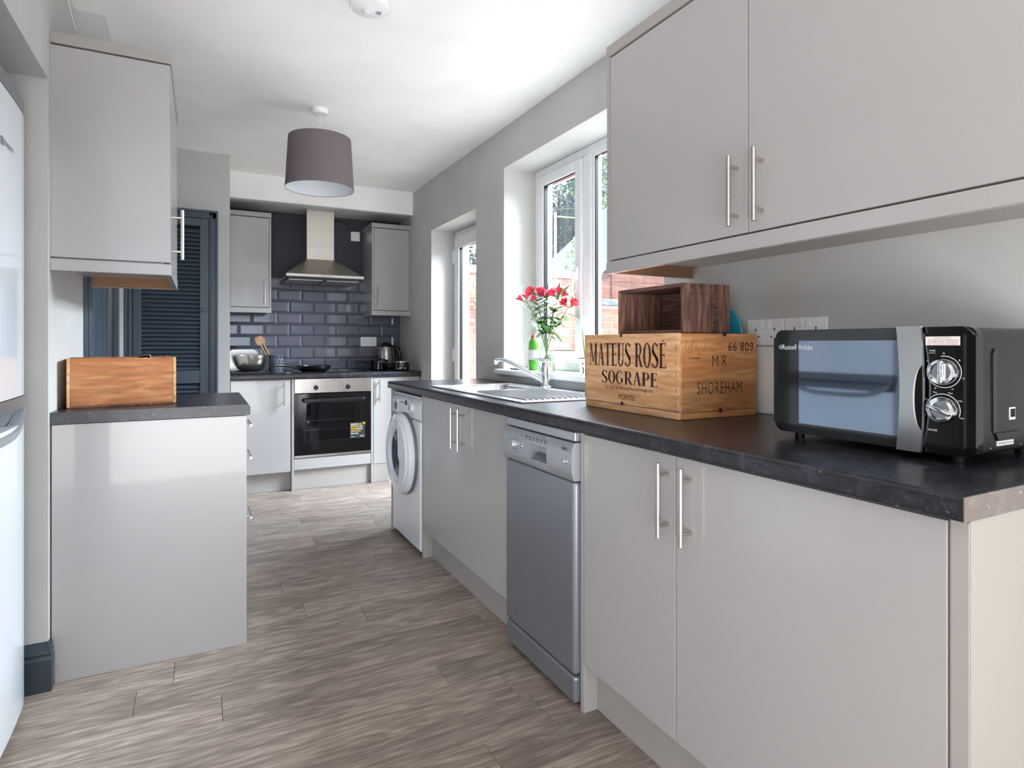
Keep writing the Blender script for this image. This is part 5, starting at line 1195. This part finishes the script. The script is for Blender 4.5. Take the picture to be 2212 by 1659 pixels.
def tree(label, c, rad, hgt, m_, nl, trunk=.12, sz=.09, group='trees beyond the garden wall'):
    t = thing('tree', label, 'tree', c, group=group); cx_, cy_, cz_ = c
    b = nb(); tube(b, [(cx_, cy_, cz_), (cx_ + .05, cy_, cz_ + hgt * .3), (cx_ - .05, cy_, cz_ + hgt * .6), (cx_, cy_, cz_ + hgt * .85)], [trunk, trunk * .8, trunk * .5, trunk * .2], 10)
    for k in range(7):
        a = k * 2.4; h0 = hgt * (.35 + .06 * k); tube(b, [(cx_, cy_, cz_ + h0), (cx_ + rad * .45 * math.cos(a), cy_ + rad * .45 * math.sin(a), cz_ + h0 + .4), (cx_ + rad * .8 * math.cos(a), cy_ + rad * .8 * math.sin(a), cz_ + h0 + .6)], [trunk * .4, trunk * .25, .01], 6)
    obj('trunk', b, 'bark', t, True)
    cl = [(Vector((random.gauss(0, .42), random.gauss(0, .42), random.uniform(-.9, .9))), random.uniform(.25, .5)) for _ in range(26)]
    vs, fs = [], []
    for i in range(nl):
        cc, rr = random.choice(cl); d = Vector((random.gauss(0, 1), random.gauss(0, 1), random.gauss(0, 1))).normalized() * rr * random.uniform(.6, 1)
        p = cc + d; p = Vector((cx_ + p.x * rad, cy_ + p.y * rad, cz_ + hgt * .62 + p.z * hgt * .38))
        a = Vector((random.gauss(0, 1), random.gauss(0, 1), random.gauss(0, 1))).normalized(); e = a.orthogonal().normalized() * sz * .5 * random.uniform(.6, 1.2); a *= sz * random.uniform(.7, 1.3)
        k = len(vs); vs += [p, p + a * .5 + e, p + a, p + a * .5 - e]; fs.append((k, k + 1, k + 2, k + 3))
    me = bpy.data.meshes.new('foliage'); me.from_pydata(vs, [], fs); me.materials.append(M[m_]); o = bpy.data.objects.new('foliage', me); COL.objects.link(o); par(o, t)
    return t
tree('dark blue-green tree filling the left window pane', (6.5, 10.5, -.15), 1.25, 5.2, 'treeb', 16000)
tree('tall light green tree seen through the right window pane', (9.6, 13.5, -.15), 1.5, 8.5, 'treea', 14000, .15, .13)
tree('small leafy shrub just right of the tall wall end', (3.95, 6.0, -.15), .22, 2.3, 'treea', 1500, .03, .05)
# hanging basket bracket near wall end
hbk = thing('basket_bracket', 'white curved bracket standing at the end of the tall wall', 'bracket', (3.6, 5.3, 1.0))
b = nb(); tube(b, [(3.58, 5.33, -.15), (3.58, 5.33, 1.95), (3.6, 5.33, 2.03), (3.66, 5.33, 2.07), (3.72, 5.33, 2.05)], .016, 10); tube(b, [(3.585, 5.33, 1.93), (3.55, 5.33, 1.98), (3.52, 5.33, 1.97), (3.51, 5.33, 1.94)], .012, 8); obj('bracket_arm', b, 'white', hbk, True)
cpl = thing('wall_climber', 'pinkish green climber hanging on the brick wall outside the back door', 'plant', (2.4, 5.35, 1.5))
vs, fs = [], []
for i in range(420):
    p = Vector((2.52 + random.gauss(0, .07), 5.33 + random.uniform(-.05, .03), 1.58 + random.gauss(0, .14))); a = Vector((random.gauss(0, 1), random.gauss(0, 1), random.gauss(0, 1))).normalized() * .05; e = a.orthogonal().normalized() * .018
    k = len(vs); vs += [p, p + a * .5 + e, p + a, p + a * .5 - e]; fs.append((k, k + 1, k + 2, k + 3))
me = bpy.data.meshes.new('foliage'); me.from_pydata(vs, [], fs); me.materials.append(M['treea']); o = bpy.data.objects.new('foliage', me); COL.objects.link(o); par(o, cpl)
b = nb(); tube(b, [(2.5, 5.38, 1.83), (2.52, 5.35, 1.7), (2.53, 5.36, 1.4)], .006, 6); obj('vine', b, 'bark', cpl)
wl = thing('washing_line', 'pale green washing line on posts crossing the window view', 'washing line', (3.14, 5.15, -.15))
obj('line_cord', tube(nb(), [(3.14, 5.15, 2.41), (5.2, 4.95, 2.43), (7.4, 4.7, 2.5)], .006, 6), 'soap', wl)
for x, y, z in ((3.14, 5.15, 2.45), (7.4, 4.7, 2.54)): obj('line_post', tube(nb(), [(x, y, -.15), (x, y, z)], .012, 8), 'label', wl)
tpole = thing('telegraph_pole', 'wooden telegraph poles with two dark wires, beyond the garden', 'telegraph pole', (5.85, 8.65, -.15))
for x, y, z in ((5.85, 8.65, 3.65), (4.5, 9.0, 4.1)): obj('pole', tube(nb(), [(x, y, -.15), (x, y, z)], [.06, .045], 10), 'bark', tpole)
obj('wire', tube(nb(), [(4.5, 9.0, 3.95), (5.85, 8.65, 3.47)], .009, 6), 'lblack', tpole); obj('wire', tube(nb(), [(4.5, 9.0, 3.33), (5.85, 8.65, 3.47)], .009, 6), 'lblack', tpole)

for o in bpy.data.objects:
    if '_w' in o: del o['_w']
